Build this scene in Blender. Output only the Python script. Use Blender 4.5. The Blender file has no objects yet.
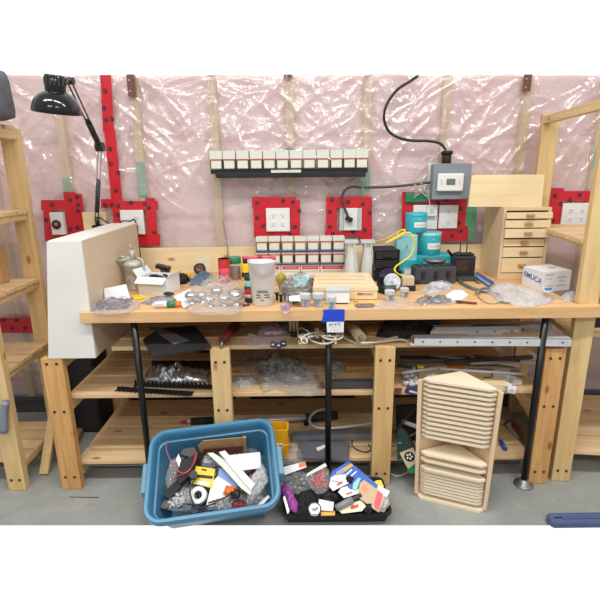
import bpy, bmesh, math, random
from mathutils import Vector, Matrix, noise
S = bpy.context.scene
COL = S.collection
PI = math.pi
R = math.radians
rnd = random.Random(7)

# ------------------------------------------------------------------ camera
FPX = 470.0
CAM_H = 1.487
cam_data = bpy.data.cameras.new('camera')
cam_data.sensor_width = 36
cam_data.lens = FPX / 600 * 36
cam = bpy.data.objects.new('camera', cam_data)
COL.objects.link(cam)
CAM_M = Matrix.Translation((0, 0, CAM_H)) @ Matrix.Rotation(R(90 - 15.3), 4, 'X') @ Matrix.Rotation(R(-0.65), 4, 'Z')
cam.matrix_world = CAM_M
S.camera = cam
M3 = CAM_M.to_3x3()
CO = Vector((0, 0, CAM_H))


def ray(u, v):
    return M3 @ Vector(((u - 300) / FPX, -(v - 300) / FPX, -1))


def at(u, v, t):
    return CO + ray(u, v) * t


def onz(u, v, z):
    d = ray(u, v)
    return CO + d * ((z - CAM_H) / d.z)


def ony(u, v, y):
    d = ray(u, v)
    return CO + d * (y / d.y)


def hit(u, v, pl):
    o, n = pl
    d = ray(u, v)
    return CO + d * ((o - CO).dot(n) / d.dot(n))


def zplane(z):
    return (Vector((0, 2, z)), Vector((0, 0, 1)))


def yplane(y):
    return (Vector((0, y, 0)), Vector((0, -1, 0)))


def tilted(origin, deg, yaw=0):
    # a plane whose normal leans towards the viewer by deg from straight up
    n = Vector((0, -math.sin(R(deg)), math.cos(R(deg))))
    n.rotate(Matrix.Rotation(R(yaw), 3, 'Z'))
    return (Vector(origin), n)


# --------------------------------------------------------------- materials
def lin(c):
    c = c / 255.0
    return c / 12.92 if c <= .04045 else ((c + .055) / 1.055) ** 2.4


def rgb(r, g, b, k=1.0):
    return (lin(r) * k, lin(g) * k, lin(b) * k, 1)


def newmat(name):
    m = bpy.data.materials.new(name)
    m.use_nodes = True
    nt = m.node_tree
    nt.nodes.clear()
    out = nt.nodes.new('ShaderNodeOutputMaterial')
    p = nt.nodes.new('ShaderNodeBsdfPrincipled')
    nt.links.new(p.outputs[0], out.inputs[0])
    return m, nt, p, out


def coords(nt, scale=(1, 1, 1)):
    tc = nt.nodes.new('ShaderNodeTexCoord')
    mp = nt.nodes.new('ShaderNodeMapping')
    mp.inputs['Scale'].default_value = scale
    nt.links.new(tc.outputs['Object'], mp.inputs[0])
    return mp.outputs[0]


def noise_node(nt, vec, scale, detail=4, rough=.55, dist=0):
    n = nt.nodes.new('ShaderNodeTexNoise')
    n.inputs['Scale'].default_value = scale
    n.inputs['Detail'].default_value = detail
    n.inputs['Roughness'].default_value = rough
    n.inputs['Distortion'].default_value = dist
    nt.links.new(vec, n.inputs['Vector'])
    return n.outputs[0]


def ramp(nt, fac, stops):
    r = nt.nodes.new('ShaderNodeValToRGB')
    el = r.color_ramp.elements
    while len(el) < len(stops):
        el.new(.5)
    for e, (p, c) in zip(el, stops):
        e.position = p
        e.color = c
    nt.links.new(fac, r.inputs[0])
    return r.outputs[0]


def bump_node(nt, h, p, strength=.2, dist=.01):
    b = nt.nodes.new('ShaderNodeBump')
    b.inputs['Strength'].default_value = strength
    b.inputs['Distance'].default_value = dist
    nt.links.new(h, b.inputs['Height'])
    nt.links.new(b.outputs[0], p.inputs['Normal'])
    return b


def sc(c, k):
    return (min(1, c[0] * k), min(1, c[1] * k), min(1, c[2] * k), 1)


def plain(name, c, rough=.5, metal=0, var=.12, scale=30, bump=0, spec=.5):
    m, nt, p, _ = newmat(name)
    v = coords(nt)
    n = noise_node(nt, v, scale)
    nt.links.new(ramp(nt, n, [(.3, sc(c, 1 - var)), (.7, sc(c, 1 + var))]), p.inputs['Base Color'])
    p.inputs['Roughness'].default_value = rough
    p.inputs['Metallic'].default_value = metal
    p.inputs['Specular IOR Level'].default_value = spec
    if bump:
        bump_node(nt, n, p, bump, .004)
    return m


def wood(name, light, dark, axis='X', fine=1.0, rough=.6, contrast=1.0, knots=True):
    m, nt, p, _ = newmat(name)
    s = [22 * fine] * 3
    s['XYZ'.index(axis)] = 1.6 * fine
    v = coords(nt, s)
    n = noise_node(nt, v, 1.3, 5, .6, .7)
    mid = [(a + b) / 2 for a, b in zip(light, dark)]
    a = .5 - .22 / contrast
    b = .5 + .2 / contrast
    c1 = ramp(nt, n, [(a, dark), (.5, tuple(mid[:3]) + (1,)), (b, light)])
    if knots:
        s2 = [9] * 3
        s2['XYZ'.index(axis)] = 4.2
        k = nt.nodes.new('ShaderNodeTexVoronoi')
        k.inputs['Scale'].default_value = 1.0
        nt.links.new(coords(nt, s2), k.inputs['Vector'])
        kr = ramp(nt, k.outputs['Distance'], [(.05, (1, 1, 1, 1)), (.13, (0, 0, 0, 1))])
        mx = nt.nodes.new('ShaderNodeMix')
        mx.data_type = 'RGBA'
        mx.inputs[7].default_value = (dark[0] * .55, dark[1] * .42, dark[2] * .35, 1)
        nt.links.new(kr, mx.inputs[0])
        nt.links.new(c1, mx.inputs[6])
        c1 = mx.outputs[2]
    nt.links.new(c1, p.inputs['Base Color'])
    p.inputs['Roughness'].default_value = rough
    bump_node(nt, n, p, .08, .002)
    return m


def film(name, c=(.9, .9, .92, 1), clear=.6, rough=.12, bump=.5, scale=40, dist=.02, aniso=(1, 1, 1), spec=.8):
    m, nt, p, out = newmat(name)
    p.inputs['Base Color'].default_value = c
    p.inputs['Roughness'].default_value = rough
    p.inputs['Specular IOR Level'].default_value = spec
    n = noise_node(nt, coords(nt, aniso), scale, 3, .5, 1.2)
    bump_node(nt, n, p, bump, dist)
    tr = nt.nodes.new('ShaderNodeBsdfTransparent')
    mx = nt.nodes.new('ShaderNodeMixShader')
    mx.inputs[0].default_value = 1 - clear
    nt.links.new(tr.outputs[0], mx.inputs[1])
    nt.links.new(p.outputs[0], mx.inputs[2])
    nt.links.new(mx.outputs[0], out.inputs[0])
    return m


MT = {}
MT['pine_x'] = wood('pine_along_x', rgb(230, 202, 158), rgb(206, 170, 122), 'X')
MT['pine_y'] = wood('pine_along_y', rgb(230, 202, 160), rgb(208, 172, 124), 'Y')
MT['pine_z'] = wood('pine_along_z', rgb(224, 190, 134), rgb(198, 156, 96), 'Z')
MT['fir_z'] = wood('orange_fir_post', rgb(222, 176, 114), rgb(190, 134, 74), 'Z', 1.2)
MT['pine_pale_z'] = wood('pale_pine_post', rgb(228, 200, 146), rgb(206, 170, 112), 'Z')
MT['pine_pale_y'] = wood('pale_pine_rail', rgb(232, 204, 152), rgb(212, 176, 120), 'Y')
MT['bench'] = wood('worktop_wood', rgb(230, 192, 140), rgb(208, 162, 108), 'X', .8, .45, 1.0, False)
MT['board'] = wood('backsplash_pine', rgb(241, 222, 180), rgb(226, 202, 154), 'X', .7, .6, 1.0, True)
MT['ply'] = wood('birch_plywood', rgb(245, 232, 208), rgb(235, 217, 187), 'X', .6, .5, .8, False)
MT['plyz'] = wood('birch_plywood_upright', rgb(232, 206, 170), rgb(218, 188, 148), 'Z', .6, .5, .8, False)
MT['ply_edge'] = wood('plywood_edge', rgb(196, 160, 110), rgb(168, 130, 84), 'X', 2, .6, .8, False)
MT['cab'] = wood('cabinet_plywood', rgb(228, 204, 166), rgb(214, 186, 146), 'Z', .5, .5, .7, False)
MT['drawer'] = wood('drawer_front_maple', rgb(240, 220, 178), rgb(228, 204, 158), 'X', .6, .45, .7, False)
MT['dkwood'] = wood('oak_knob', rgb(190, 150, 100), rgb(164, 122, 76), 'X', 2, .5, 1, False)
MT['bamboo'] = wood('bamboo', rgb(238, 218, 180), rgb(224, 200, 158), 'X', 1, .45, .7, False)
MT['plybox'] = wood('plywood_box_side', rgb(222, 204, 178), rgb(208, 188, 160), 'Y', .5, .6, .6, False)
MT['paintwhite'] = plain('painted_off_white', rgb(230, 227, 219), .5, 0, .05, 4)
MT['concrete'] = None
MT['black'] = plain('black_plastic', rgb(30, 30, 33), .4, 0, .2)
MT['blackmetal'] = plain('black_steel', rgb(26, 26, 28), .3, .3, .2)
MT['matteblack'] = plain('matte_black', rgb(34, 33, 34), .7, 0, .2)
MT['dkgrey'] = plain('dark_grey_plastic', rgb(66, 66, 70), .5, 0, .15)
MT['grey'] = plain('grey_plastic', rgb(140, 142, 144), .45, 0, .1)
MT['boxgrey'] = plain('grey_enclosure', rgb(132, 140, 150), .5, 0, .05)
MT['ltgrey'] = plain('pale_grey_plastic', rgb(196, 200, 200), .45, 0, .08)
MT['white'] = plain('white_plastic', rgb(232, 232, 230), .4, 0, .03)
MT['paper'] = plain('white_paper', rgb(232, 234, 236), .8, 0, .04, 12)
MT['cream'] = plain('cream_card', rgb(216, 219, 208), .6, 0, .04, 14)
MT['creamlabel'] = plain('pale_box_label', rgb(222, 224, 206), .6, 0, .05, 60)
MT['red'] = plain('red_plastic', rgb(196, 44, 46), .4, 0, .1)
MT['redtape'] = plain('red_sheathing_tape', rgb(202, 36, 48), .28, 0, .14, 25, .25)
MT['green'] = plain('green_plastic', rgb(30, 130, 90), .4, 0, .1)
MT['greentape'] = plain('green_tape', rgb(96, 160, 124), .4, 0, .15)
MT['dkgreen'] = plain('dark_green', rgb(24, 52, 46), .6, 0, .15)
MT['blue'] = plain('blue_plastic', rgb(40, 76, 160), .4, 0, .1)
MT['bluetape'] = plain('blue_painters_tape', rgb(26, 70, 200), .55, 0, .08)
MT['navy'] = plain('navy_trim', rgb(54, 70, 130), .5, 0, .1)
MT['ltblue'] = plain('pale_blue', rgb(120, 160, 210), .5, 0, .1)
MT['teal'] = plain('teal_can', rgb(48, 176, 186), .35, 0, .06)
MT['ltteal'] = plain('pale_teal_pouch', rgb(140, 206, 214), .35, 0, .08)
MT['orange'] = plain('orange_plastic', rgb(228, 120, 48), .45, 0, .1)
MT['yellow'] = plain('yellow_plastic', rgb(238, 206, 40), .4, 0, .08)
MT['ochre'] = plain('yellow_bin_plastic', rgb(226, 166, 26), .4, 0, .1)
MT['purple'] = plain('purple_film', rgb(160, 70, 160), .35, 0, .3, 60)
MT['indigo'] = plain('indigo_plastic', rgb(66, 58, 92), .4, 0, .15)
MT['pinkcard'] = plain('pink_label', rgb(222, 90, 110), .5, 0, .1)
MT['pinkpack'] = plain('pink_packet', rgb(216, 190, 192), .3, 0, .15, 60)
MT['brown'] = plain('brown_rust', rgb(104, 64, 46), .6, 0, .25, 40)
MT['maroon'] = plain('dark_red_paint', rgb(110, 34, 36), .45, 0, .2)
MT['strap'] = plain('brown_primed_steel', rgb(112, 72, 68), .5, .2, .15)
MT['cardboard'] = plain('cardboard', rgb(186, 146, 98), .75, 0, .1)
MT['tan'] = plain('tan_card', rgb(204, 186, 150), .7, 0, .08)
MT['denim'] = plain('blue_grey_cloth', rgb(96, 112, 134), .85, 0, .2, 70, .4)
MT['greycloth'] = plain('grey_cloth', rgb(96, 98, 104), .85, 0, .3, 14, .5)
MT['blackcloth'] = plain('black_cloth', rgb(24, 24, 26), .8, 0, .3, 40, .4)
MT['chrome'] = plain('chrome', rgb(214, 214, 218), .12, 1, .05)
MT['alu'] = plain('aluminium', rgb(214, 216, 218), .35, .3, .06)
MT['steel'] = plain('dull_steel', rgb(146, 146, 146), .4, .7, .2)
MT['galv'] = plain('galvanised_fitting', rgb(200, 204, 208), .35, .25, .3, 60)
MT['foil'] = plain('silver_foil', rgb(190, 192, 196), .25, .8, .25, 40, .5)
MT['olive'] = plain('olive_plastic', rgb(160, 152, 62), .5, 0, .3, 60)
MT['ropewhite'] = plain('off_white_cord', rgb(204, 196, 180), .7, 0, .1, 80)
MT['tote'] = plain('blue_tote_plastic', rgb(66, 128, 164), .35, 0, .06, 6)
MT['toteblue2'] = plain('slate_blue_plastic', rgb(78, 94, 132), .4, 0, .06, 6)
MT['handle_teal'] = plain('grey_blue_handle', rgb(96, 150, 168), .4, 0, .06)
MT['screen'] = plain('lcd_screen', rgb(104, 122, 104), .2, 0, .03)
MT['mesh_bin'] = plain('grey_panel', rgb(104, 104, 112), .5, 0, .06)
MT['sand'] = plain('beige_sandpaper', rgb(206, 180, 146), .85, 0, .08, 120)
MT['flyer'] = plain('pale_yellow_flyer', rgb(232, 226, 196), .6, 0, .06)
MT['ink'] = plain('dark_ink', rgb(44, 44, 50), .6, 0, .05)
MT['redink'] = plain('red_print', rgb(206, 70, 66), .6, 0, .08)
MT['blueink'] = plain('blue_print', rgb(60, 116, 172), .6, 0, .08)
MT['orangeink'] = plain('orange_print', rgb(226, 150, 110), .6, 0, .08)
MT['greyink'] = plain('grey_print', rgb(150, 156, 160), .6, 0, .08)
MT['dkhole'] = plain('dark_bolt', rgb(58, 42, 30), .6, 0, .1)
MT['gunmetal'] = plain('olive_grey_metal', rgb(186, 184, 168), .35, .2, .2, 40)
MT['bag'] = film('clear_bag', (.8, .8, .82, 1), .80, .08, .9, 55)
MT['bagmilk'] = film('milky_bag', (.84, .85, .85, 1), .55, .14, .8, 45)
MT['bagpink'] = film('pinkish_clear_bag', (.8, .72, .78, 1), .74, .1, .9, 55)
MT['bubble'] = film('white_bubble_wrap', (.9, .9, .9, 1), .5, .2, .9, 60)
MT['bucket'] = film('frosted_plastic', (.9, .9, .9, 1), .45, .3, .05, 20)
MT['glass'] = film('clear_jar', (.85, .88, .88, 1), .75, .08, .05, 10)
MT['wrap'] = film('dusty_clear_wrap', (.62, .61, .57, 1), .76, .08, .9, 30, .03)


def make_concrete():
    m, nt, p, _ = newmat('concrete_floor')
    v = coords(nt)
    n1 = noise_node(nt, v, 2.2, 6, .6, .4)
    n2 = noise_node(nt, v, 40, 4, .6)
    c1 = ramp(nt, n1, [(.3, rgb(136, 142, 140)), (.5, rgb(154, 158, 155)), (.72, rgb(172, 174, 168))])
    c2 = ramp(nt, n2, [(.3, (.82, .82, .82, 1)), (.6, (1, 1, 1, 1))])
    mx = nt.nodes.new('ShaderNodeMix')
    mx.data_type = 'RGBA'
    mx.blend_type = 'MULTIPLY'
    mx.inputs[0].default_value = .6
    nt.links.new(c1, mx.inputs[6])
    nt.links.new(c2, mx.inputs[7])
    nt.links.new(mx.outputs[2], p.inputs['Base Color'])
    p.inputs['Roughness'].default_value = .45
    bump_node(nt, n2, p, .1, .003)
    return m


MT['concrete'] = make_concrete()


def make_insulation():
    m, nt, p, _ = newmat('pink_insulation')
    v = coords(nt)
    n1 = noise_node(nt, v, 7, 6, .65)
    n2 = noise_node(nt, v, 90, 3, .6)
    c1 = ramp(nt, n1, [(.28, rgb(220, 168, 168)), (.5, rgb(242, 202, 200)), (.72, rgb(246, 218, 214))])
    nt.links.new(c1, p.inputs['Base Color'])
    p.inputs['Roughness'].default_value = .95
    bump_node(nt, n2, p, .5, .01)
    return m


MT['pink'] = make_insulation()


def make_vapour():
    m, nt, p, out = newmat('vapour_barrier_film')
    p.inputs['Base Color'].default_value = (.95, .94, .95, 1)
    p.inputs['Roughness'].default_value = .4
    n = noise_node(nt, coords(nt, (1, 1, 1.6)), 9, 4, .55, 1.5)
    b = bump_node(nt, n, p, .45, .02)
    tr = nt.nodes.new('ShaderNodeBsdfTransparent')
    gl = nt.nodes.new('ShaderNodeBsdfGlossy')
    gl.inputs['Roughness'].default_value = .09
    nt.links.new(b.outputs[0], gl.inputs['Normal'])
    m1 = nt.nodes.new('ShaderNodeMixShader')
    m1.inputs[0].default_value = .26
    nt.links.new(tr.outputs[0], m1.inputs[1])
    nt.links.new(p.outputs[0], m1.inputs[2])
    m2 = nt.nodes.new('ShaderNodeMixShader')
    m2.inputs[0].default_value = .16
    nt.links.new(m1.outputs[0], m2.inputs[1])
    nt.links.new(gl.outputs[0], m2.inputs[2])
    nt.links.new(m2.outputs[0], out.inputs[0])
    return m


MT['vapour'] = make_vapour()
MT['packblue'] = plain('bright_blue_card', rgb(28, 92, 186), .35, 0, .06)
MT['gloss'] = plain('glossy_black_enamel', rgb(22, 22, 24), .12, 0, .1)


# ------------------------------------------------------------ mesh builder
class MB:
    def __init__(self):
        self.v, self.f, self.m, self.s = [], [], [], []

    def add(self, vs, fs, mi=0, smooth=False, M=None):
        o = len(self.v)
        for p in vs:
            p = Vector(p)
            self.v.append(M @ p if M is not None else p)
        for f in fs:
            self.f.append([i + o for i in f])
            self.m.append(mi)
            self.s.append(smooth)
        return self

    def box(self, c, s, mi=0, rot=None, bev=.0):
        x, y, z = [k / 2 for k in s]
        M = Matrix.Translation(c)
        if rot is not None:
            M = M @ rot.to_4x4()
        b = min(bev, min(x, y, z) * .6)
        if b <= 0:
            vs = [(-x, -y, -z), (x, -y, -z), (x, y, -z), (-x, y, -z), (-x, -y, z), (x, -y, z), (x, y, z), (-x, y, z)]
            fs = [(3, 2, 1, 0), (4, 5, 6, 7), (0, 1, 5, 4), (1, 2, 6, 5), (2, 3, 7, 6), (3, 0, 4, 7)]
            return self.add(vs, fs, mi, False, M)
        bm = bmesh.new()
        bmesh.ops.create_cube(bm, size=1, matrix=Matrix.Diagonal((*s, 1)))
        bmesh.ops.bevel(bm, geom=bm.edges[:], offset=b, segments=2, affect='EDGES', profile=.6)
        vs = [v.co.copy() for v in bm.verts]
        bm.verts.index_update()
        fs = [[v.index for v in f.verts] for f in bm.faces]
        bm.free()
        return self.add(vs, fs, mi, False, M)

    def prism(self, poly, d0, d1, mi=0, M=None, scale=1.0):
        n = len(poly)
        cx = sum(p[0] for p in poly) / n
        cy = sum(p[1] for p in poly) / n
        ar = sum(poly[i][0] * poly[(i + 1) % n][1] - poly[(i + 1) % n][0] * poly[i][1] for i in range(n))
        if ar < 0:
            poly = poly[::-1]
        vs = [(p[0], p[1], d0) for p in poly] + [(cx + (p[0] - cx) * scale, cy + (p[1] - cy) * scale, d1) for p in poly]
        fs = [list(range(n))[::-1], list(range(n, 2 * n))] + [(i, (i + 1) % n, n + (i + 1) % n, n + i) for i in range(n)]
        return self.add(vs, fs, mi, False, M)

    def lathe(self, prof, n=20, mi=0, M=None, smooth=True, c=(0, 0, 0)):
        vs, fs = [], []
        for r, z in prof:
            for k in range(n):
                a = 2 * PI * k / n
                vs.append((c[0] + r * math.cos(a), c[1] + r * math.sin(a), c[2] + z))
        for j in range(len(prof) - 1):
            for k in range(n):
                fs.append((j * n + k, j * n + (k + 1) % n, (j + 1) * n + (k + 1) % n, (j + 1) * n + k))
        self.add(vs, fs, mi, smooth, M)
        caps = []
        if prof[0][0] > 1e-5:
            caps.append(list(range(n))[::-1])
        if prof[-1][0] > 1e-5:
            caps.append([(len(prof) - 1) * n + k for k in range(n)])
        o = len(self.v) - len(vs)
        for cf in caps:
            self.f.append([i + o for i in cf])
            self.m.append(mi)
            self.s.append(False)
        return self

    def cyl(self, a, b, r, mi=0, n=16, r2=None, smooth=True):
        a, b = Vector(a), Vector(b)
        d = b - a
        M = Matrix.Translation(a) @ d.to_track_quat('Z', 'Y').to_matrix().to_4x4()
        return self.lathe([(r, 0), (r if r2 is None else r2, d.length)], n, mi, M, smooth)

    def tube(self, pts, r, mi=0, n=8, smooth_path=0):
        pts = [Vector(p) for p in pts]
        if smooth_path:
            pts = spline(pts, smooth_path)
        vs, fs = [], []
        t0 = (pts[1] - pts[0]).normalized()
        u = t0.orthogonal().normalized()
        for i, p in enumerate(pts):
            t = (pts[min(i + 1, len(pts) - 1)] - pts[max(i - 1, 0)])
            if t.length < 1e-9:
                t = t0.copy()
            t.normalize()
            u = u - t * u.dot(t)
            if u.length < 1e-6:
                u = t.orthogonal()
            u.normalize()
            w = t.cross(u)
            for k in range(n):
                a = 2 * PI * k / n
                vs.append(p + (u * math.cos(a) + w * math.sin(a)) * r)
        m = len(pts)
        for i in range(m - 1):
            for k in range(n):
                fs.append((i * n + k, i * n + (k + 1) % n, (i + 1) * n + (k + 1) % n, (i + 1) * n + k))
        fs.append(list(range(n))[::-1])
        fs.append([(m - 1) * n + k for k in range(n)])
        return self.add(vs, fs, mi, True)

    def grid(self, fn, nu, nv, mi=0, smooth=True):
        vs = [fn(i / nu, j / nv) for j in range(nv + 1) for i in range(nu + 1)]
        w = nu + 1
        fs = [(j * w + i, j * w + i + 1, (j + 1) * w + i + 1, (j + 1) * w + i) for j in range(nv) for i in range(nu)]
        return self.add(vs, fs, mi, smooth)

    def ellipsoid(self, c, s, mi=0, n=14, rot=None, lump=0, seed=0):
        M = Matrix.Translation(c)
        if rot is not None:
            M = M @ rot.to_4x4()
        vs, fs = [], []
        m = n // 2 + 1
        for j in range(m + 1):
            th = PI * j / m
            for k in range(n):
                a = 2 * PI * k / n
                d = Vector((math.sin(th) * math.cos(a), math.sin(th) * math.sin(a), math.cos(th)))
                q = 1 + lump * noise.noise(d * 2.3 + Vector((seed * 7.1, 0, 0)))
                vs.append((d.x * s[0] * q, d.y * s[1] * q, d.z * s[2] * q))
        for j in range(m):
            for k in range(n):
                fs.append((j * n + k, (j + 1) * n + k, (j + 1) * n + (k + 1) % n, j * n + (k + 1) % n))
        return self.add(vs, fs, mi, True, M)

    def shell(self, W, D, r, loops, mi=0, n=6, closed_bottom=True, wave=None):
        # rounded-rectangle section swept through (inset, z) loops; first and last loop are capped
        vs, fs = [], []
        cnt = 4 * (n + 1)
        for ins, z in loops:
            w, d, rr = W / 2 - ins, D / 2 - ins, max(.004, r - ins)
            for q, (sx, sy) in enumerate(((1, 1), (-1, 1), (-1, -1), (1, -1))):
                for k in range(n + 1):
                    a = PI / 2 * (q + k / n)
                    vs.append((sx * (w - rr) + rr * math.cos(a), sy * (d - rr) + rr * math.sin(a), z))
        for j in range(len(loops) - 1):
            for k in range(cnt):
                fs.append((j * cnt + k, j * cnt + (k + 1) % cnt, (j + 1) * cnt + (k + 1) % cnt, (j + 1) * cnt + k))
        fs.append(list(range(cnt))[::-1])
        fs.append([(len(loops) - 1) * cnt + k for k in range(cnt)])
        return self.add(vs, fs, mi, False)

    def build(self, name, mats, parent=None, matrix=None):
        me = bpy.data.meshes.new(name)
        me.from_pydata([tuple(p) for p in self.v], [], self.f)
        if not isinstance(mats, (list, tuple)):
            mats = [mats]
        for m in mats:
            me.materials.append(MT[m] if isinstance(m, str) else m)
        me.polygons.foreach_set('material_index', self.m)
        me.polygons.foreach_set('use_smooth', self.s)
        me.update()
        o = bpy.data.objects.new(name, me)
        COL.objects.link(o)
        if parent is not None:
            o.parent = parent
        if matrix is not None:
            o.matrix_local = matrix
        return o


def spline(pts, k=6):
    out = []
    n = len(pts)
    for i in range(n - 1):
        p0, p1, p2, p3 = pts[max(i - 1, 0)], pts[i], pts[i + 1], pts[min(i + 2, n - 1)]
        for j in range(k):
            t = j / k
            out.append(.5 * ((2 * p1) + (p2 - p0) * t + (2 * p0 - 5 * p1 + 4 * p2 - p3) * t * t + (3 * p1 - p0 - 3 * p2 + p3) * t ** 3))
    out.append(pts[-1].copy())
    return out


# ------------------------------------------------------------ object rules
def tag(o, label=None, cat=None, group=None, kind=None):
    if label:
        o['label'] = label
    if cat:
        o['category'] = cat
    if group:
        o['group'] = group
    if kind:
        o['kind'] = kind
    return o


def thing(name, label, cat, loc=(0, 0, 0), rot=None, group=None):
    o = bpy.data.objects.new(name, None)
    o.empty_display_size = .05
    COL.objects.link(o)
    M = Matrix.Translation(loc)
    if rot is not None:
        M = M @ (rot if isinstance(rot, Matrix) else Matrix.Rotation(rot, 3, 'Z')).to_4x4()
    o.matrix_world = M
    return tag(o, label, cat, group)


def solo(name, mb, mats, label, cat, loc=None, group=None, kind=None):
    # mesh given in world coordinates; its origin is moved to loc (or to its own base centre)
    if loc is None:
        n = len(mb.v)
        loc = Vector((sum(p.x for p in mb.v) / n, sum(p.y for p in mb.v) / n, min(p.z for p in mb.v)))
    loc = Vector(loc)
    mb.v = [p - loc for p in mb.v]
    o = mb.build(name, mats)
    o.location = loc
    return tag(o, label, cat, group, kind)


def struct(name, mb, mats, parent=None):
    o = mb.build(name, mats, parent)
    if parent is None:
        o['kind'] = 'structure'
    return o


def copy_thing(src, M, label=None, group=None):
    r = src.copy()
    COL.objects.link(r)
    r.matrix_world = M
    if label:
        r['label'] = label
    if group:
        r['group'] = group
    for ch in [o for o in bpy.data.objects if o.parent == src]:
        c = ch.copy()
        COL.objects.link(c)
        c.parent = r
        for g in [o for o in bpy.data.objects if o.parent == ch]:
            d = g.copy()
            COL.objects.link(d)
            d.parent = c
    return r


def frame_of(pl):
    o, n = pl
    x = Vector((1, 0, 0))
    x = (x - n * x.dot(n)).normalized()
    y = n.cross(x)
    return Matrix((x, y, n)).transposed()


def slab_mb(px, pl, th, mi=0, mb=None, lift=0.0):
    # a flat piece whose outline is given on a plane and which is th thick along the plane's normal
    mb = mb or MB()
    o, n = pl
    Fm = frame_of(pl)
    o2 = o + n * lift
    pts = [hit(u, v, (o2 + n * th, n)) for u, v in px]
    loc = [Fm.transposed() @ (p - o2) for p in pts]
    M = Matrix.Translation(o2) @ Fm.to_4x4()
    mb.prism([(p.x, p.y) for p in loc], 0, th, mi, M)
    return mb


def slab(name, px, pl, th, mat, label, cat, group=None, lift=0.0):
    return solo(name, slab_mb(px, pl, th, 0, None, lift), mat, label, cat, None, group)


def slab_thing(name, px, pl, th, mat, label, cat, parts, group=None, lift=0.0, body='body'):
    # slab as first part, further flat parts printed or glued on top: (name, px, thickness, material[, part label])
    mb = slab_mb(px, pl, th, 0, None, lift)
    n = len(mb.v)
    loc = sum(mb.v, Vector()) / n
    t = thing(name, label, cat, loc, None, group)
    mb.v = [p - loc for p in mb.v]
    mb.build(body, mat, t)
    for p in parts:
        q = slab_mb(p[1], pl, p[2], 0, None, lift + th)
        q.v = [w - loc for w in q.v]
        o = q.build(p[0], p[3], t)
        if len(p) > 4:
            o['label'] = p[4]
    return t


def outline_radius(poly, c, a):
    # distance from c to polygon along angle a
    d = Vector((math.cos(a), math.sin(a)))
    best = .001
    n = len(poly)
    for i in range(n):
        p, q = poly[i], poly[(i + 1) % n]
        e = q - p
        den = d.x * e.y - d.y * e.x
        if abs(den) < 1e-12:
            continue
        w = p - c
        t = (w.x * e.y - w.y * e.x) / den
        s = (w.x * d.y - w.y * d.x) / den
        if -1e-6 <= s <= 1 + 1e-6 and t > best:
            best = t
    return best


def pillow_mb(px, pl, h, crinkle=.35, freq=28, seed=0, n=56, rings=12, power=2.2, lift=0.0, mi=0, shrink=1.0, mb=None):
    mb = mb or MB()
    o, nn = pl
    Fm = frame_of(pl)
    o2 = o + nn * lift
    pts = [(Fm.transposed() @ (hit(u, v, (o2 + nn * h * .3, nn)) - o2)).to_2d() for u, v in px]
    c = sum(pts, Vector((0, 0))) / len(pts)
    vs, fs = [], []

    def hgt(p, r):
        base = h * max(0, 1 - r ** power) ** .6
        q = Vector((p.x * freq, p.y * freq, seed * 3.7))
        k = noise.noise(q) * .8 + (1 - abs(noise.noise(q * 1.7)) * 3) * .35 + noise.noise(q * 4.1) * .4
        return max(.0015, base * max(.15, 1 + crinkle * 1.5 * k) + .004 * (1 - r))
    for side in (1, 0):
        start = len(vs)
        vs.append((c.x, c.y, hgt(c, 0) if side else 0))
        for j in range(1, rings + 1):
            r = (j / rings) ** .8
            for k in range(n):
                a = 2 * PI * k / n
                rad = outline_radius(pts, c, a) * shrink * (1 + crinkle * .22 * noise.noise(Vector((math.cos(a) * 3.1, math.sin(a) * 3.1, seed + .3))) + crinkle * .1 * noise.noise(Vector((math.cos(a) * 9, math.sin(a) * 9, seed + 4.3))))
                p = c + Vector((math.cos(a), math.sin(a))) * rad * r
                vs.append((p.x, p.y, hgt(p, r) if side else 0))
        for k in range(n):
            t = (start, start + 1 + k, start + 1 + (k + 1) % n)
            fs.append(t if side else t[::-1])
        for j in range(rings - 1):
            for k in range(n):
                a0 = start + 1 + j * n
                f = (a0 + k, a0 + n + k, a0 + n + (k + 1) % n, a0 + (k + 1) % n)
                fs.append(f if side else f[::-1])
    e0 = 1 + (rings - 1) * n
    e1 = e0 + 1 + rings * n
    for k in range(n):
        fs.append((e0 + k, e1 + k, e1 + (k + 1) % n, e0 + (k + 1) % n))
    M = Matrix.Translation(o2) @ Fm.to_4x4()
    return mb.add(vs, fs, mi, True, M)


def bag(name, px, pl, h, mat, label, cat='bag', contents=None, seed=0, lift=0.0, crinkle=.4, group=None, extra=None, freq=28):
    mb = pillow_mb(px, pl, h, crinkle, freq, seed, lift=lift)
    if contents is None and not extra:
        return solo(name, mb, mat, label, cat, None, group)
    n = len(mb.v)
    loc = sum(mb.v, Vector()) / n
    t = thing(name, label, cat, loc, None, group)
    mb.v = [p - loc for p in mb.v]
    mb.build('bag_film', mat, t)
    if contents:
        cm, k = contents[0], contents[1]
        q = scatter_mb(px, pl, h * .9, seed + 5, lift + .002, k)
        q.v = [p - loc for p in q.v]
        o = q.build('contents', [cm, CONT2.get(cm, cm), 'steel'], t)
        o['kind'] = 'stuff'
    for e in extra or []:
        q = slab_mb(e[1], pl, e[2], 0, None, lift + e[4])
        q.v = [p - loc for p in q.v]
        q.build(e[0], e[3], t)
    return t


CONT2 = {'indigo': 'dkgrey', 'dkgrey': 'matteblack', 'grey': 'ltgrey', 'steel': 'dkgrey', 'red': 'pinkcard', 'ltgrey': 'white', 'pinkpack': 'purple', 'paper': 'ltgrey'}


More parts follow.
